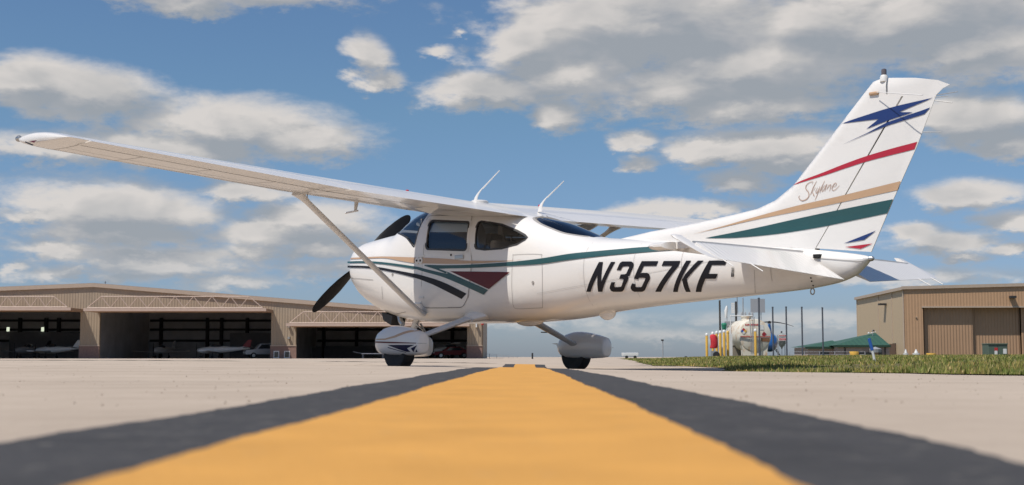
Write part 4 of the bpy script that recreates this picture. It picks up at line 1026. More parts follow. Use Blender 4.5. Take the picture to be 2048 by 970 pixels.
# raised doors with lattice beam
for (ua, ub, vt, vb, n_) in ((-160, 171, 593.5, 618, 10), (199, 548, 593.5, 619.5, 9), (590, 940, 624, 648.5, 9)):
    HD = HY - 4.6; zt = Zv(vb) + .02
    d = hb(MB().box((X(ua), HD, zt - .38), (X(ub), HY - .02, zt - .06)), 'hangar_door', SIDING_D)
    hb(MB().box((X(ua) - .1, HD - .12, zt - .36), (X(ub) + .1, HD - .01, zt - .04)), 'door_edge', TRUSS, d)
    mb = MB(); zt2 = zat(vt, HD); zb2 = zt + .0; xa_, xb_ = X(ua) + .3, X(ub) - .3; ins = 1.5; ym = HD - .06
    mb.tube([(xa_, ym, zb2), (xb_, ym, zb2)], .075, 6); mb.tube([(xa_ + ins, ym, zt2), (xb_ - ins, ym, zt2)], .06, 6)
    mb.tube([(xa_, ym, zb2), (xa_ + ins, ym, zt2)], .055, 6); mb.tube([(xb_, ym, zb2), (xb_ - ins, ym, zt2)], .055, 6)
    st = (xb_ - xa_ - 2 * ins) / (n_ - 1)
    for k in range(n_ - 1):
        x0 = xa_ + ins + k * st; mb.tube([(x0, ym, zt2), (x0 + st / 2, ym, zb2)], .045, 6); mb.tube([(x0 + st / 2, ym, zb2), (x0 + st, ym, zt2)], .045, 6)
    hb(mb, 'lattice_beam', TRUSS, d)
for (u, v) in ((581, 653), (581, 676)):
    hb(MB().box((X(u - 2), HY - .35, Zv(v + 2)), (X(u + 2), HY - .003, Zv(v - 2))), 'wall_lamp', GREYP)
hb(MB().box((X(952), HY - .4, Zv(655)), (X(954.5), HY - .003, Zv(646))), 'wall_lamp', WHITEP)
hb(MB().lathe([(.14, -.15), (.16, 0), (.1, .16)], (X(965.5), HY - .1, Zv(647.5)), 10), 'warning_lamp', REDP)

def mini_plane(label, u, Y, heading, L=6.6, low=True, body=WHITEP, stripe=None, cat='airplane', span=8.5, dz=0):
    x = xat(u, Y); t = empty('parked_airplane', (x, Y, G(x, Y)), heading); tag(t, label, cat, 'airplanes parked inside the hangar')
    rg = []
    for (q, zc, rw, rh) in ((0, .95, .05, .05), (.03, .95, .25, .22), (.12, .95, .42, .36), (.28, 1.0, .50, .42), (.45, 1.02, .48, .42), (.6, 1.05, .34, .32), (.8, 1.12, .18, .2), (1, 1.2, .06, .1)):
        rg.append([(q*L, rw*math.cos(a), zc+rh*math.sin(a)) for a in [2*math.pi*k/16 for k in range(16)]])
    MB().loft(rg).build('fuselage', body, t, smooth=True)
    zw = .70 if low else 1.62
    def wing(c0, c1, sp, x0, z0, th):
        return MB().loft([[(x0+c*(.5-.5*math.cos(a))+(.15*abs(yy)/sp), yy, z0+.05*abs(yy)+th*math.sin(a)*c*.5) for a in [2*math.pi*k/12 for k in range(12)]] for yy, c in ((-sp/2, c1), (0, c0), (sp/2, c1))])
    wing(1.5, 1.1, span, L*.24, zw, .11).build('wing', body, t, smooth=True)
    wing(.9, .6, 2.7, L*.88, 1.25, .09).build('tailplane', body, t, smooth=True)
    MB().prism([(L*.84, 1.25), (L*.96, 2.15), (L*1.03, 2.15), (L*1.0, 1.2)], 'Y', -.04, .04).build('fin', stripe or body, t)
    cn = [[(L*(.22+.30*q), .36*w_*math.cos(a), 1.25+.45*w_*max(0, math.sin(a))) for a in [math.pi*k/10 for k in range(11)]] for q, w_ in ((0, .15), (.25, .85), (.55, 1), (.8, .8), (1, .2))]
    MB().loft(cn).build('canopy', WGL, t, smooth=True)
    mb = MB(); mb.tube([(-.02, 0, .05), (-.03, 0, .95), (-.02, 0, 1.85)], [.03, .09, .03], 6, sx=.3); mb.build('propeller', HCOL, t)
    for (wx, wy) in ((L*.08, 0), (L*.36, -1.0), (L*.36, 1.0)):
        mb = MB(); mb.lathe([(.1, -.06), (.17, -.06), (.18, 0), (.17, .06), (.1, .06)], (wx, wy, .18), 14, 'Y'); mb.tube([(wx, wy, .2), (wx, wy*.9, .85)], .035, 6); mb.build('wheel', HCOL, t)
    return t
mini_plane('small silver low-wing airplane with raised tail in the first hangar bay', 78, 158, R_(-20), 6.2, True, WHITEP, None, span=7)
mini_plane('dark airplane seen nose-on with upright propeller at the left of the first bay', 36, 156, R_(70), 6.2, True, GREYP, HCOL, span=7)
mini_plane('white airplane nose-on at the left of the middle bay, propeller upright', 312, 160, R_(80), 6, True, WHITEP, None, span=7)
mini_plane('white airplane with red tail in the centre of the middle bay', 398, 156, R_(-10), 6.5, True, WHITEP, mat('dull red', (.22, .03, .035), .6), span=7)
mini_plane('tiny bright white airplane in the last bay beside the red car', 868, 159, R_(15), 5.6, False, WHITEP, None, span=7)
def car(label, u, Y, heading, m, kind='car', name='parked_car'):
    x = xat(u, Y); t = empty(name, (x, Y, G(x, Y)), heading); tag(t, label, kind)
    if kind == 'pickup': pr = [(0, .45), (.05, .95), (1.2, 1.08), (1.75, 1.72), (3.3, 1.75), (3.5, 1.12), (5.3, 1.1), (5.35, .5)]; win = [(1.42, 1.12), (1.88, 1.62), (3.15, 1.64), (3.28, 1.14)]
    else: pr = [(0, .4), (.08, .75), (1.1, .88), (1.75, 1.36), (3.0, 1.38), (3.8, .95), (4.3, .85), (4.35, .4)]; win = [(1.35, .92), (1.85, 1.28), (2.9, 1.30), (3.5, .95)]
    bevel(MB().prism(pr, 'Y', -.9, .9).build('body', m, t), .06, 2)
    for s in (-1, 1): MB().prism(win, 'Y', s*.905-.006, s*.905+.006).build('side_window', WGL, t)
    Lc = pr[-1][0]
    for wx in (Lc*.18, Lc*.8):
        for wy in (-.82, .82):
            o = MB().lathe([(.2, -.11), (.33, -.11), (.35, -.05), (.35, .05), (.33, .11), (.2, .11)], (wx, wy, .35), 18, 'Y').build('wheel', RUBBER, t); MB().lathe([(.19, -.12), (.19, .12)], (wx, wy, .35), 12, 'Y').build('rim', METAL, o)
    for s in (-1, 1): MB().box((-.02, s*.6-.16, .62), (.04, s*.6+.16, .78)).build('headlight', WHITEP, t)
    return t
car('silver pickup truck parked at the right of the middle hangar bay', 492, 155, R_(20), mat('silver paint', (.42, .43, .45), .35, metal=.3, coat=.5), 'pickup', 'parked_pickup')
car('red car parked in the last hangar bay near the small white airplane', 868, 156.5, R_(10), MATS['dull red'])
# open white trailer frame half hidden behind the near wheel
x = xat(748, 148); t = empty('flatbed_cart', (x, 148, G(x, 148))); tag(t, 'low white flatbed cart outside the last hangar bay', 'cart')
MB().box((-1.2, -.6, .5), (1.2, .6, .58)).build('deck', WHITEP, t)
for sx_ in (-1, 1):
    for sy_ in (-1, 1): MB().tube([(sx_*1.1, sy_*.5, .02), (sx_*1.1, sy_*.5, .5)], .05, 6).build('leg', GREYP, t)
MB().tube([(-1.2, 0, .55), (-2.2, 0, .75)], .04, 6).build('tow_bar', GREYP, t)

# ---- right hangar
hr_ = empty('metal_hangar', (42, 139, G(42, 139))); tag(hr_, 'large tan ribbed metal hangar with sliding doors at the right', 'hangar')
ho = -Vector(hr_.location)
AX = Vector((.0 + 1, -.057, 0)).normalized(); BX = Vector((.057, 1, 0)).normalized()
O_ = Vector((xat(1806, 138.6), 138.6, 0)); Ml = Matrix((( AX.x, BX.x, 0, O_.x+ho.x), (AX.y, BX.y, 0, O_.y+ho.y), (0, 0, 1, ho.z), (0, 0, 0, 1)))
def rb(mb, name, m, parent=hr_, **k):      # coordinates: along the front, depth, height
    mb.V = [tuple(Ml @ Vector(v)) for v in mb.V]; return mb.build(name, m, parent, **k)
def su(u):                                  # photo column -> distance along the front wall
    a = (u-1024)/FPX*1.0037; return (a*O_.y-O_.x)/(AX.x-a*AX.y)
def sv(u, v): P = O_+AX*su(u); return zat(v, P.y)
zb_ = G(45, 139)-.3; H0 = sv(1806, 577); H1 = sv(2048, 571); Lf = 44; gs = (H1-H0)/su(2048)
top = lambda s: H0+gs*s if s < 22 else H0+gs*(44-s)
d0_, d1_ = su(1842), 40; zd = sv(1842, 616)
comb = [(0, zb_), (d0_, zb_), (d0_, zd), (d1_, zd), (d1_, zb_), (Lf, zb_), (Lf, top(Lf)), (22, top(22)), (0, H0)]
rb(MB().prism(comb, 'Y', 0, .25), 'wall', SIDING_R)
lw = rb(MB().box((0.0, .26, zb_), (.2, 24.6, H0)), 'side_wall', mat('tan sunlit siding', (.50, .385, .25), .6, var=.04, stripes=(1, .6, .012)))  # lighter than the front siding: the brighter light here is put into the colour
rb(MB().box((Lf-.2, .26, zb_), (Lf, 24.6, H0)), 'side_wall', SIDING_R); rb(MB().box((.21, 24.3, zb_), (Lf-.21, 24.6, H0)), 'rear_wall', SIDING_R)
rb(MB().prism([(-.25, H0-.02), (22, top(22)+.0), (Lf+.25, H0-.02), (Lf+.25, H0+.16), (22, top(22)+.2), (-.25, H0+.16)], 'Y', -.02, 24.9), 'roof', mat('metal roof tan', (.45, .37, .28), .5))
rb(MB().prism([(-.3, H0-.12), (22, top(22)-.1), (Lf+.3, H0-.12), (Lf+.3, H0+.2), (22, top(22)+.24), (-.3, H0+.2)], 'Y', -.2, -.03), 'roof_trim', TRIMB)
rb(MB().box((-.26, -.03, H0-.16), (-.005, 24.9, H0+.14)), 'eave_trim', TRIMB)
for s_ in (5.7, 12.4, 24.55): rb(MB().box((-.07, s_-.08, zb_), (-.003, s_+.08, H0-.17)), 'wall_trim', TRIMB)
rb(MB().tube([(-.1, .15, zb_), (-.1, .15, H0-.2)], .07, 8), 'downspout', TRIMB)
for (ua, ub, dep, vv) in ((1846, 1944, .38, 0), (1944, 2041, .80, 0), (2041, 2160, .38, 0), (2160, 2420, .8, 0)):
    rb(MB().box((su(ua)+.02, .25+dep, zb_), (min(su(ub), d1_)-.02 if ua < 2150 else d1_+.0, .25+dep+.12, zd+.2)), 'sliding_door', SIDING_D)
rb(MB().box((d0_-.12, -.06, zd+.001), (d1_+.1, -.003, zd+.16)), 'door_header', TRIMB)
lm = rb(MB().box((su(2014), -.75, sv(2020, 597)), (su(2025), -.05, sv(2020, 592.5))), 'wall_lamp', HCOL)
rb(MB().box((-.75, 8.3, sv(1806, 604)), (-.004, 9.3, sv(1806, 600.5))), 'wall_lamp', HCOL)
rb(MB().box((su(1827), -.12, sv(1827, 635.5)), (su(1829.5), -.003, sv(1827, 633.5))), 'wall_box', TRIMB)
dr = rb(MB().box((-.05, 4.3, zb_), (-.004, 6.0, sv(1790, 686))), 'doorway', DARK); rb(MB().box((-.9, 4.25, zb_), (-.05, 4.35, sv(1790, 687))), 'open_door', mat('brown door', (.12, .08, .06), .6), dr)

# ---- low building with green hip roofs
GRN = mat('green standing seam roof', (.035, .095, .058), .5, var=.08, stripes=(0, .45, .03)); WALLP = mat('pinkish brick wall', (.48, .36, .30), .85, var=.12, vscale=5)
gb = empty('office_building', (32, 118, G(32, 118))); tag(gb, 'low pinkish office building with green hip roof in front of the tan hangar', 'building')
go2 = -Vector(gb.location)
def gbld(mb, name, m, parent=gb, **k): mb.V = [tuple(Vector(v)+go2) for v in mb.V]; return mb.build(name, m, parent, **k)
def hip(u0, u1, ve, vr, ur, Y0, D, nm='roof'):
    x0, x1, ze = xat(u0, Y0), xat(u1, Y0), zat(ve, Y0); xr = xat(ur, Y0+D/2); zr = zat(vr, Y0+D/2)
    mb = MB(); mb.add([(x0, Y0, ze), (x1, Y0, ze), (x1, Y0+D, ze), (x0, Y0+D, ze), (xr-.05, Y0+D/2, zr), (xr+.05, Y0+D/2, zr)], [(0, 1, 5, 4), (1, 2, 5), (2, 3, 4, 5), (3, 0, 4), (3, 2, 1, 0)]); r = gbld(mb, nm, GRN)
    gbld(MB().box((x0-.03, Y0-.05, ze-.16), (x1+.03, Y0-.004, ze+.03)), 'fascia', mat('green fascia', (.02, .05, .03), .5), r); return r
gbld(MB().box((xat(1669, 118), 117.72, zb_), (xat(1772, 118), 126, zat(691, 118)-.05)), 'wall', WALLP)
gbld(MB().box((xat(1613, 119), 119.22, zb_), (xat(1670, 119), 125, zat(694, 118)-.05)), 'wall', WALLP)
hip(1664, 1776, 691, 666, 1746, 117.5, 9); hip(1607, 1690, 694, 681, 1660, 119, 6.5)
for (a, b_, vt) in ((1708, 1737, 705), (1750, 1757, 700), (1640, 1660, 704)): f = gbld(MB().box((xat(a, 118), 117.66 if a > 1665 else 119.16, zb_+.2), (xat(b_, 118), 117.71 if a > 1665 else 119.21, zat(vt, 118))), 'window', WGL)
for u in (1683.5, 1763): gbld(MB().tube([(xat(u, 118), 117.66, zb_), (xat(u, 118), 117.66, zat(692, 118))], .05, 6), 'downpipe', HCOL)
gbld(MB().lathe([(.5, 0), (.55, .3), (.0, .5)], (xat(1747, 117), 117.2, zat(705, 117)), 14), 'awning', GREYP)
x = xat(1741, 121); t = empty('weather_vane', (x, 121, zat(672, 121))); tag(t, 'small weather instrument on the green roof', 'weather vane')
MB().tube([(0, 0, 0), (0, 0, .55)], .03, 6).build('mast', GREYP, t); mb = MB(); mb.tube([(-.35, 0, .2), (.3, 0, .38)], .03, 6); mb.build('crossbar', WHITEP, t); MB().lathe([(.0, 0), (.1, .03), (.1, .12), (0, .16)], (-.35, 0, .18), 10).build('cup', WHITEP, t); MB().lathe([(.0, 0), (.08, .03), (.08, .12), (0, .16)], (.1, 0, .4), 10).build('sensor', HCOL, t)

# ---- fuel farm
TY = 80.0
def P3(u, v, Y): return Vector((xat(u, Y), Y, zat(v, Y)))
TANKM = mat('stained cream tank paint', (.72, .68, .58), .55, var=.06, vscale=1.5, dirt=((.48, .25, .09), 2.6, .50, .74))
x = xat(1507, TY); tk = empty('fuel_tank', (x, TY, G(x, TY))); tag(tk, 'cream horizontal fuel tank with rust streaks and hazard diamond', 'tank'); to_ = -Vector(tk.location)
def tb(mb, name, m, parent=tk, **k): mb.V = [tuple(Vector(v)+to_) for v in mb.V]; return mb.build(name, m, parent, **k)
e0 = P3(1507, 671, TY); e1 = P3(1478, 671, TY+3.8); e1.z = e0.z; ax = (e1-e0).normalized(); sd_ = ax.cross(Vector((0, 0, 1))).normalized(); RT = .985
def disc(c, r, n=36): return [tuple(c+sd_*(r*math.cos(2*math.pi*k/n))+Vector((0, 0, 1))*(r*math.sin(2*math.pi*k/n))) for k in range(n)]
LT = (e1-e0).length
tb(MB().loft([disc(e0-ax*.05, RT*.93), disc(e0-ax*.02, RT*.985), disc(e0+ax*.06, RT), disc(e0+ax*(LT-.06), RT), disc(e0+ax*LT, RT*.95)]), 'tank_shell', TANKM, smooth=True)
sk_ = [(-.78, .55), (-.72, .30), (-.70, -.0), (.70, 0), (.72, .30), (.80, .6), (.5, .9), (-.5, .9)]
for q0 in (.0, LT-.6):
    mb = MB(); b0_ = e0+ax*q0; zz0 = G(x, TY)
    pts = [(-.73, zz0), (.73, zz0), (.74, zz0+.45), (.84, e0.z-.5), (-.84, e0.z-.5), (-.74, zz0+.45)]
    V = []; 
    for dd in (0, .5): V += [tuple(b0_+ax*dd+sd_*p_[0]+Vector((0, 0, p_[1]-b0_.z))) for p_ in pts]
    n = 6; Fc = [tuple(range(n)), tuple(range(2*n-1, n-1, -1))]+[(k, (k+1) % n, (k+1) % n+n, k+n) for k in range(n)]
    mb.add(V, Fc); tb(mb, 'saddle', TANKM)
fr_ = -ax; nf = e0-ax*.062
def ondisc(u, v):
    a = (u-1507)/FPX*TY/abs(sd_.x); z_ = zat(v, TY)-e0.z; return nf+sd_*(a*(1 if sd_.x > 0 else -1))+Vector((0, 0, z_))
def dq(pts, name, m, k=0): V = [tuple(ondisc(*p_)-ax*(.004+.003*k)) for p_ in pts]; mb = MB(); mb.add(V, [tuple(range(len(V)))]); return tb(mb, name, m, fixn=False)
BLUEP = mat('blue enamel', (.03, .12, .42), .45); YELP = mat('yellow enamel', (.72, .44, .08), .5, var=.08, vscale=6)
cu, cv_, r_ = 1484, 662.5, 3.2
for (du, dv, m) in ((0, -r_, REDP), (-r_, 0, BLUEP), (r_, 0, YELP), (0, r_, WHITEP)): dq([(cu+du, cv_+dv-r_), (cu+du+r_, cv_+dv), (cu+du, cv_+dv+r_), (cu+du-r_, cv_+dv)], 'hazard_diamond', m, 1)
for k in range(9): u = 1487+k*3.0; dq([(u, 648), (u+2.1, 648.2), (u+2.1, 651.6), (u, 651.4)], 'faded_red_letter', REDP)
dq([(1477, 672.3), (1537, 672.3), (1537, 674.6), (1477, 674.6)], 'red_band', mat('faded red', (.50, .16, .12), .6))
dq([(1517, 650), (1524.5, 650), (1524.5, 660), (1517, 660)], 'white_placard', WHITEP, 1); dq([(1525, 663.5), (1530, 668.5), (1525, 673.5), (1520, 668.5)], 'red_placard', mat('dark red placard', (.30, .02, .03), .5), 1)
dq([(1518, 676), (1536, 676), (1535, 684), (1519, 683)], 'rust_patch', mat('rust', (.20, .10, .05), .9, var=.3, vscale=8))
mw = P3(1490, 640, TY+1.6); tb(MB().lathe([(.30, -.15), (.30, .14), (.34, .15), (.34, .2), (.1, .24)], tuple(mw), 18), 'manway', TANKM)
mb = MB(); 
for du in (-.25, -.05, .2, .38): mb.lathe([(.05, 0), (.07, .1), (.05, .22), (.02, .28)], (mw.x+du, mw.y, mw.z+.2), 10); 
tb(mb, 'valve_cluster', GREYP)
tb(MB().tube([(mw.x-.18, mw.y, mw.z+.1), (mw.x-.18, mw.y, zat(596, mw.y))], .035, 8), 'vent_stack', GREYP)
mb = MB(); rail = [P3(1459, 668, TY-.6), P3(1459, 632, TY-.6), P3(1503, 632, TY-.6), P3(1503, 640, TY-.6)]; mb.tube([tuple(p_) for p_ in rail], .035, 8); tb(mb, 'white_pipe', WHITEP)
mb = MB()
for du in (-5, 0, 4): mb.tube([tuple(P3(1502+du, 634, TY-.5)), tuple(P3(1502+du*.6, 670, TY-.5)), tuple(P3(1502+du*.6, 709, TY-.5))], .025, 6)
tb(mb, 'fill_pipes', GREYP)
def single(mb, name, m, label, cat, base, group=None, **k):
    base = Vector(base); mb.V = [tuple(Vector(v)-base) for v in mb.V]; o = mb.build(name, m, None, **k); o.location = base; tag(o, label, cat, group); return o
# bollards
def bollard(u, vt, vb, Y, label, cap=True):
    x = xat(u, Y); z0 = min(zat(vb, Y), G(x, Y)+.3); t = empty('bollard', (x, Y, z0-.15)); tag(t, label, 'bollard', 'yellow bollards around the fuel tank')
    h = zat(vt, Y)-z0+.15; MB().lathe([(.075, 0), (.075, h-.07), (.07, h-.05)], (0, 0, 0), 14).build('post', YELP, t, smooth=True)
    MB().lathe([(.078, h-.12), (.085, h-.09), (.075, h-.01), (.04, h+.03), (.005, h+.04)], (0, 0, 0), 14).build('cap', WHITEP if cap else YELP, t, smooth=True)
for (u, vt, vb, Y, lb, cp_) in ((1411, 667.5, 712.5, 79, 'yellow bollard with white cap, leftmost, standing clear of the red covers', True), (1423, 665, 716, 78.5, 'yellow bollard hidden by the red covered pump, only its white cap showing above', True),
    (1430.8, 663.5, 716, 78, 'white-capped bollard just right of the red covered pump, second cap above the red cloth', True), (1438, 662.5, 716, 77.5, 'yellow bollard between the red covers and the slanted white cabinet', True), (1445.7, 661, 714, 77, 'yellow bollard with white cap below the green bucket', True),
    (1453, 663, 710, 78, 'all-yellow bollard without white cap beside the white pipe', False), (1507.8, 659, 710, 78.5, 'thick yellow bollard with white cap in front of the tank end', True)):
    bollard(u, vt, vb, Y, lb, cp_)
# red covered pumps
base = P3(1425, 713, 76.6); rgs = []
for (h, a_, b2) in ((.66, .12, .10), (.70, .18, .15), (.9, .20, .18), (1.1, .19, .18), (1.25, .18, .17), (1.40, .13, .13), (1.46, .03, .03)):
    rgs.append([(base.x+(a_+.03*math.sin(2*q+h*5)+.02*math.sin(5*q+h*11))*math.cos(q)*1.15+.03*math.sin(h*8), base.y+b2*math.sin(q), base.z-.2+h) for q in [2*math.pi*k/20 for k in range(20)]])
pb = empty('covered_pump', (base.x, base.y, base.z-.1)); tag(pb, 'fuel pump under a red cloth cover behind the bollards', 'fuel pump')
mb = MB().loft(rgs); mb.V = [tuple(Vector(v)-Vector(pb.location)) for v in mb.V]; mb.build('cloth_cover', mat('red cloth', (.55, .03, .04), .8, var=.2, vscale=9, bump=.02, bscale=12), pb, smooth=True)
mb = MB(); mb.box((-.17, -.12, 0), (.17, .12, .42)); mb.build('pump_base', GREYP, pb); MB().lathe([(.15, -.07), (.2, -.07), (.2, .07), (.15, .07)], (.12, -.1, .18), 16, 'Y').build('hose_reel', HCOL, pb)
# slanted white cabinet, white box, green bucket
Yc = 78.2; single(MB().prism([(xat(1433.5, Yc), zat(691, Yc)), (xat(1433.5, Yc), zat(674, Yc)), (xat(1443, Yc), zat(666, Yc)), (xat(1449, Yc), zat(667, Yc)), (xat(1449, Yc), zat(712, Yc)), (xat(1440, Yc), zat(712, Yc)), (xat(1440, Yc), zat(691, Yc))], 'Y', Yc+.2, Yc+.9), 'dispenser_cabinet', WHITEP, 'white slanted dispenser cabinet left of the tank', 'cabinet', P3(1444, 712, Yc))
single(MB().box((xat(1456.5, 78.4), 78.4, zat(712, 78.4)), (xat(1462, 78.4), 78.9, zat(668, 78.4))), 'meter_box', WHITEP, 'narrow white box beneath the white pipe', 'box', P3(1459, 712, 78.6))
single(MB().lathe([(.10, -.2), (.13, -.12), (.15, .0), (.17, .12), (.14, .2), (.05, .22)], tuple(P3(1446, 653.5, 80.5)), 16).tube([tuple(P3(1446, 660, 80.5)), tuple(P3(1446, 712, 80.5))], .03, 6), 'hose_hanger', mat('green enamel', (.02, .22, .13), .5), 'green bucket-shaped hose hanger on a pole above the bollards', 'hose hanger', P3(1446, 712, 80.5))
# curb and concrete boxes
mb = MB(); mb.box((xat(1462, 77), 77.0, G(13, 77)-.4), (xat(1597, 77), 77.35, zat(711, 77))); single(mb, 'containment_wall', CONCW, 'low weathered concrete kerb wall in front of the tank', 'wall', (xat(1530, 77), 77.2, G(13, 77)))
mb = MB(); mb.box((xat(1380, 84), 83.6, G(11, 84)-.4), (xat(1456, 84), 84.0, zat(713.2, 84))); single(mb, 'containment_wall', CONCW, 'low concrete kerb wall left of the bollards', 'wall', (xat(1418, 84), 83.8, G(11, 84)))
mb = MB(); mb.box((xat(1456, 82), 82, zat(712, 82)), (xat(1482, 82), 83.2, zat(692, 82))); mb.box((xat(1456, 82)-.03, 81.97, zat(692, 82)), (xat(1482, 82)+.03, 83.23, zat(690.8, 82))); single(mb, 'concrete_box', CONCW, 'grey concrete box under the left part of the tank', 'concrete box', P3(1469, 712, 82.5))
# posts
def post(name, u, vt, vb, Y, r, m, label, cat='post', group=None, cap=False):
    x = xat(u, Y); z0 = min(zat(vb, Y), G(x, Y)); o = MB().tube([(0, 0, -.1), (0, 0, zat(vt, Y)-z0)], r, 10)
    if cap: o.lathe([(r*1.25, -.03), (r*1.25, .02), (.01, .04)], (0, 0, zat(vt, Y)-z0), 10)
    q = o.build(name, m, None, smooth=True); q.location = (x, Y, z0); tag(q, label, cat, group); return q
for (u, vt, lb) in ((1543, 615, 'grey steel post just right of the tank, over the blue helicopter'), (1569.8, 614.5, 'grey steel post right of the small hopper tank'), (1601, 615, 'grey steel post standing alone left of the green roof'), (1642, 616, 'rightmost grey steel post, in front of the green roof')):
    post('steel_post', u, vt, 718, 72, .042, STEEL, lb, 'post', 'grey steel posts by the fuel tank', True)
post('steel_post', 1515.7, 597, 719, 72, .05, STEEL, 'tall grey steel post in front of the tank end and sign board', 'post', 'grey steel posts by the fuel tank', True)
post('utility_post', 1437.8, 601, 714, 84, .06, mat('dark wood pole', (.05, .045, .04), .85, var=.2), 'dark timber pole behind the white-capped bollards', 'pole')
o = post('utility_post', 1470, 603.5, 712, 84, .065, MATS['dark wood pole'], 'short dark pole with white fittings rising behind the tank', 'pole')
mb = MB(); 
for k in range(6): mb.box((-.30, -.04, 3.42-.11*k-.05), (-.09, .04, 3.42-.11*k+.045))
mb.V = [(a, b2, c-.0) for a, b2, c in mb.V]; mb.build('white_fitting', WHITEP, o)
x = xat(1452, 83); z0 = G(x, 83); t = empty('wind_sock', (x, 83, z0)); tag(t, 'limp pale windsock on a thin pole above the platform box', 'windsock')
MB().tube([(0, 0, 0), (0, 0, zat(612, 83)-z0)], .02, 6).build('pole', GREYP, t); zz1 = zat(612, 83)-z0; MB().tube([(0, 0, zz1), (-.05, 0, zz1-.3), (-.08, 0, zz1-.75)], [.05, .11, .06], 10).build('sock', WHITEP, t, smooth=True)
single(MB().box((xat(1451, 83.5), 83.5, zat(653, 83.5)), (xat(1473, 83.5), 84.3, zat(643, 83.5))).tube([tuple(P3(1453, 653, 83.9)), tuple(P3(1453, 712, 83.9))], .03, 6).tube([tuple(P3(1471, 653, 83.9)), tuple(P3(1471, 712, 83.9))], .03, 6), 'equipment_platform', GREYP, 'grey box platform on legs behind the tank', 'platform', P3(1462, 712, 83.9))
x = xat(1513.5, 82); z0 = G(x, 82); t = empty('sign_board', (x, 82, z0)); tag(t, 'blank grey back of a square sign above the tank', 'sign')
MB().box((-.44, -.02, zat(625.5, 82)-z0), (.44, .02, zat(598, 82)-z0)).build('panel', mat('grey sign back', (.33, .34, .36), .5), t)
for xx_ in (-.3, .2): MB().tube([(xx_, .05, 0), (xx_, .05, zat(600, 82)-z0)], .025, 6).build('leg', GREYP, t)
# small hopper tank on legs
x = xat(1560, 79); z0 = G(x, 79); t = empty('hopper_tank', (x, 79, z0)); tag(t, 'small grey hopper tank on legs with red and white placards', 'tank')
hz = lambda v: zat(v, 79)-z0
MB().lathe([(.03, hz(698)), (.06, hz(695)), (.23, hz(688)), (.235, hz(672)), (.18, hz(668.5)), (.05, hz(667))], (0, 0, 0), 20).build('vessel', mat('grey green enamel', (.25, .27, .25), .5, var=.1), t, smooth=True)
for sx_ in (-1, 1):
    for sy_ in (-1, 1): MB().tube([(sx_*.22, sy_*.2, 0), (sx_*.22, sy_*.2, hz(670))], .018, 6).build('leg', GREYP, t)
MB().lathe([(.04, 0), (.06, .05), (.03, .1)], (.0, 0, hz(666)), 10).build('vent', HCOL, t); MB().tube([(0, 0, hz(698)), (0, 0, .05)], .015, 6).build('drain_pipe', GREYP, t)
for (va, vb_) in ((673.5, 669.5), (682, 675.5)):
    o = MB().box((-.235, -.262, hz(va)), (.225, -.25, hz(vb_))).build('placard', WHITEP, t)
    for k in range(6): MB().box((-.20+.068*k, -.268, hz(va)+.03), (-.155+.068*k, -.263, hz(vb_)-.03)).build('red_letter', REDP, o)
# helicopter behind the tank
x = xat(1536, 90); z0 = G(x, 90); t = empty('helicopter', (x, 90, z0), R_(75)); tag(t, 'blue helicopter mostly hidden behind the tank, one dark rotor blade drooping right', 'helicopter')
hm = mat('blue helicopter paint', (.02, .10, .30), .3, coat=.5)
MB().loft([[(q*1.0, rw*math.cos(a), zc+rh*math.sin(a)) for a in [2*math.pi*k/18 for k in range(18)]] for q, zc, rw, rh in ((-1.3, .9, .06, .06), (-1.15, .95, .35, .35), (-.6, 1.05, .55, .6), (.1, 1.1, .55, .65), (.8, 1.15, .4, .45), (1.3, 1.3, .16, .18), (4.2, 1.5, .08, .1))]).build('fuselage', hm, t, smooth=True)
zr = zat(645, 90)-z0; MB().loft([[(q, .14*w_*math.cos(a), 1.6+(zr-1.6)*tt+.0*math.sin(a)) if False else (q*.35+.35*w_*math.cos(a), .14*w_*math.sin(a), 1.55+(zr-.1-1.55)*tt) for a in [2*math.pi*k/12 for k in range(12)]] for q, tt, w_ in ((0, 0, 1.3), (0, .5, 1), (0, 1, .6))]).build('mast_fairing', hm, t, smooth=True)
MB().lathe([(.12, -.08), (.12, .05), (.05, .1)], (0, 0, zr), 12).build('rotor_hub', HCOL, t)
for dx_ in (1, -1):
    ang = R_(-75)+ (0 if dx_ > 0 else math.pi); c_, s_ = math.cos(ang), math.sin(ang); rg = []
    for q in np.linspace(.1, 1.0, 8): L_ = q*(1.62 if dx_ > 0 else 1.3)*1.0; zq = zr+.03-.30*q*q; rg.append([(L_*c_-s_*.11*math.cos(a), L_*s_+c_*.11*math.cos(a), zq+.04*math.sin(a)*(1.2-q)) for a in [2*math.pi*k/8 for k in range(8)]])
    MB().loft(rg).build('rotor_blade', HCOL, t, smooth=True)
for s in (-1, 1): mb = MB(); mb.tube([(-1.1, s*.75, .12), (-.9, s*.75, .04), (1.1, s*.75, .04)], .035, 6); mb.tube([(-.5, s*.75, .05), (-.45, s*.4, .6)], .03, 6); mb.tube([(.5, s*.75, .05), (.45, s*.4, .65)], .03, 6); mb.build('skid', HCOL, t)

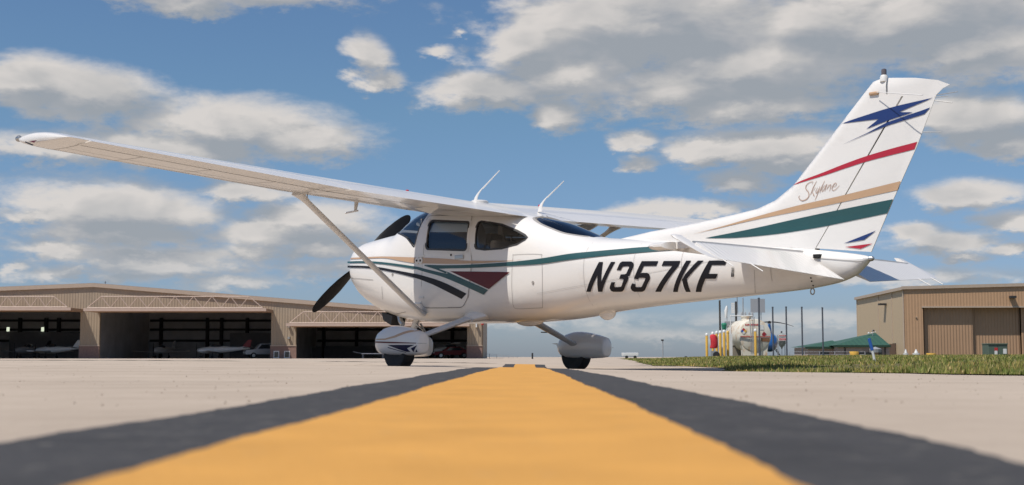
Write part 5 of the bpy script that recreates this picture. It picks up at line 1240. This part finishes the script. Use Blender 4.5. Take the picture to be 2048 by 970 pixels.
# ---- yard things behind the grass
def tub(u, vt, vb, Y, wd, label):
    x = xat(u, Y); z0 = zat(vb, Y)-.2; o = MB().loft([[(wd*w_*math.cos(a), .3*w_*math.sin(a), h_) for a in [2*math.pi*k/20 for k in range(20)]] for h_, w_ in ((0, .7), (.12, .85), (zat(vt, Y)-z0-.04, 1.0), (zat(vt, Y)-z0, .97), (zat(vt, Y)-z0-.03, .6))]).build('plastic_tub', YELP, None, smooth=True)
    o.location = (x, Y, z0); tag(o, label, 'tub')
tub(1703.5, 703, 709, 100, .36, 'yellow rounded tub in front of the office windows'); tub(1856, 706.5, 710, 100, .36, 'flat yellow tub lying low by the hangar doors')
for (u, lb) in ((1806, 'squat grey-white drum at the corner of the tan hangar'), (1826.5, 'wider grey-white drum right of the hangar corner')):
    x = xat(u, 105); z0 = G(x, 105); hh = zat(704.5, 105)-z0; wv = .2 if u < 1810 else .28
    z0 = zat(712.5, 105); hh = zat(703.5, 105)-z0; t = empty('concrete_drum', (x, 105, z0)); tag(t, lb, 'drum'); MB().lathe([(wv, 0), (wv, hh-.15), (wv*.9, hh-.1)], (0, 0, 0), 18).build('body', mat('pale concrete', (.42, .42, .40), .8, var=.15, vscale=5), t, smooth=True)
    MB().lathe([(wv*.5, hh-.12), (wv*.45, hh-.0), (.05, hh+.12), (.03, hh+.2)], (0, 0, 0), 14).build('lid', WHITEP, t, smooth=True)
x = xat(1983, 70); z0 = zat(712, 70)-.1; t = empty('transformer_box', (x, 70, z0), R_(3)); tag(t, 'squat green transformer box with red and white stickers on the grass', 'transformer')
GT = mat('transformer green', (.09, .125, .095), .5, var=.08); w2 = 19.5/FPX*70; hh = zat(688.5, 70)-z0
bevel(MB().box((-w2, -.4, 0), (w2, .4, hh)).build('cabinet', GT, t), .02); bevel(MB().box((-w2-.02, -.44, hh-.02), (w2+.02, .42, hh+.04)).build('lid', GT, t), .01)
MB().box((-w2*.02, -.41, .05), (w2*.0, -.402, hh-.05)).build('door_gap', DARK, t)
for (a, b2, c, d_, m) in ((.08, .28, .50, .66, REDP), (.08, .26, .22, .46, WHITEP), (.62, .84, .30, .58, WHITEP)): MB().box((-w2+2*w2*(a+.3)*.83, -.409, hh*c), (-w2+2*w2*(b2+.3)*.83, -.403, hh*d_+.06)).build('sticker', m, t)
a_ = P3(1733.5, 677, 25); b_ = P3(1745.5, 724, 25); m_ = a_.lerp(b_, .5); t = empty('marker_post', tuple(b_)); tag(t, 'leaning marker post, blue above and white below, in the grass', 'marker post')
MB().tube([tuple(m_-b_), tuple(a_-b_)], .030, 8).build('blue_sleeve', BLUEP, t); MB().tube([(0, 0, -.05), tuple(m_-b_)], .024, 8).build('white_stake', WHITEP, t)
# far things on the horizon
x = xat(1259, 120); t = empty('box_trailer', (x, 120, G(x, 120))); tag(t, 'low white box trailer far off at the left end of the grass', 'trailer')
bevel(MB().box((-.72, -.8, .22), (.66, .8, .52)).build('box_body', WHITEP, t), .03)
for xx_ in (-.4, .35): MB().lathe([(.08, -.82), (.14, -.82), (.14, -.7), (.08, -.7)], (xx_, 0, .14), 12, 'Y').build('wheel', RUBBER, t)
MB().tube([(.62, -.3, .3), (.72, -.3, .62)], .03, 6).build('upright', GREYP, t)
o = post('light_pole', 1323.5, 681, 713, 140, .05, GREYP, 'thin pole with a lamp far beyond the apron', 'pole'); MB().box((-.16, -.1, zat(681, 140)-o.location.z-.05), (.1, .1, zat(681, 140)-o.location.z+.1)).build('lamp_head', HCOL, o)
post('marker_stake', 1064.5, 706, 715, 90, .06, HCOL, 'short black stake between the two wheels on the horizon', 'stake')
post('marker_stake', 1369, 712.5, 716, 90, .08, HCOL, 'small dark stake low left of the bollards', 'stake')
def fence(name, pts, label, n=6, h=1.0):
    t = empty(name, pts[0]); tag(t, label, 'fence'); P0 = Vector(pts[0])
    for k in range(n):
        p_ = Vector(pts[0]).lerp(Vector(pts[1]), k/(n-1))-P0; MB().tube([tuple(p_), tuple(p_+Vector((0, 0, h)))], .03, 6).build('fence_post', GREYP, t)
    mb = MB()
    for hh_ in (.05, .4, .75, 1.0): mb.tube([tuple(Vector((0, 0, hh_*h))), tuple(Vector(pts[1])-P0+Vector((0, 0, hh_*h)))], .012, 4)
    mb.build('wire', GREYP, t)
p0 = P3(962, 715, 150); p1 = P3(1035, 714.5, 230); p0.z = G(p0.x, 150); p1.z = G(p1.x, 230)-.3; fence('wire_fence', (p0, p1), 'wire fence running from the left hangar corner to the horizon', 7, .6)
p0 = P3(1575, 712, 100); p1 = P3(1725, 712, 100); p0.z = G(p0.x, 100)+.0; p1.z = p0.z; fence('wire_fence', (p0, p1), 'wire fence in front of the green-roofed office', 6, zat(703.5, 100)-p0.z)
p0 = P3(1290, 715, 160); p1 = P3(1412, 715, 110); p0.z = G(p0.x, 160); p1.z = G(p1.x, 110); fence('wire_fence', (p0, p1), 'distant wire fence left of the bollards', 7, .55)
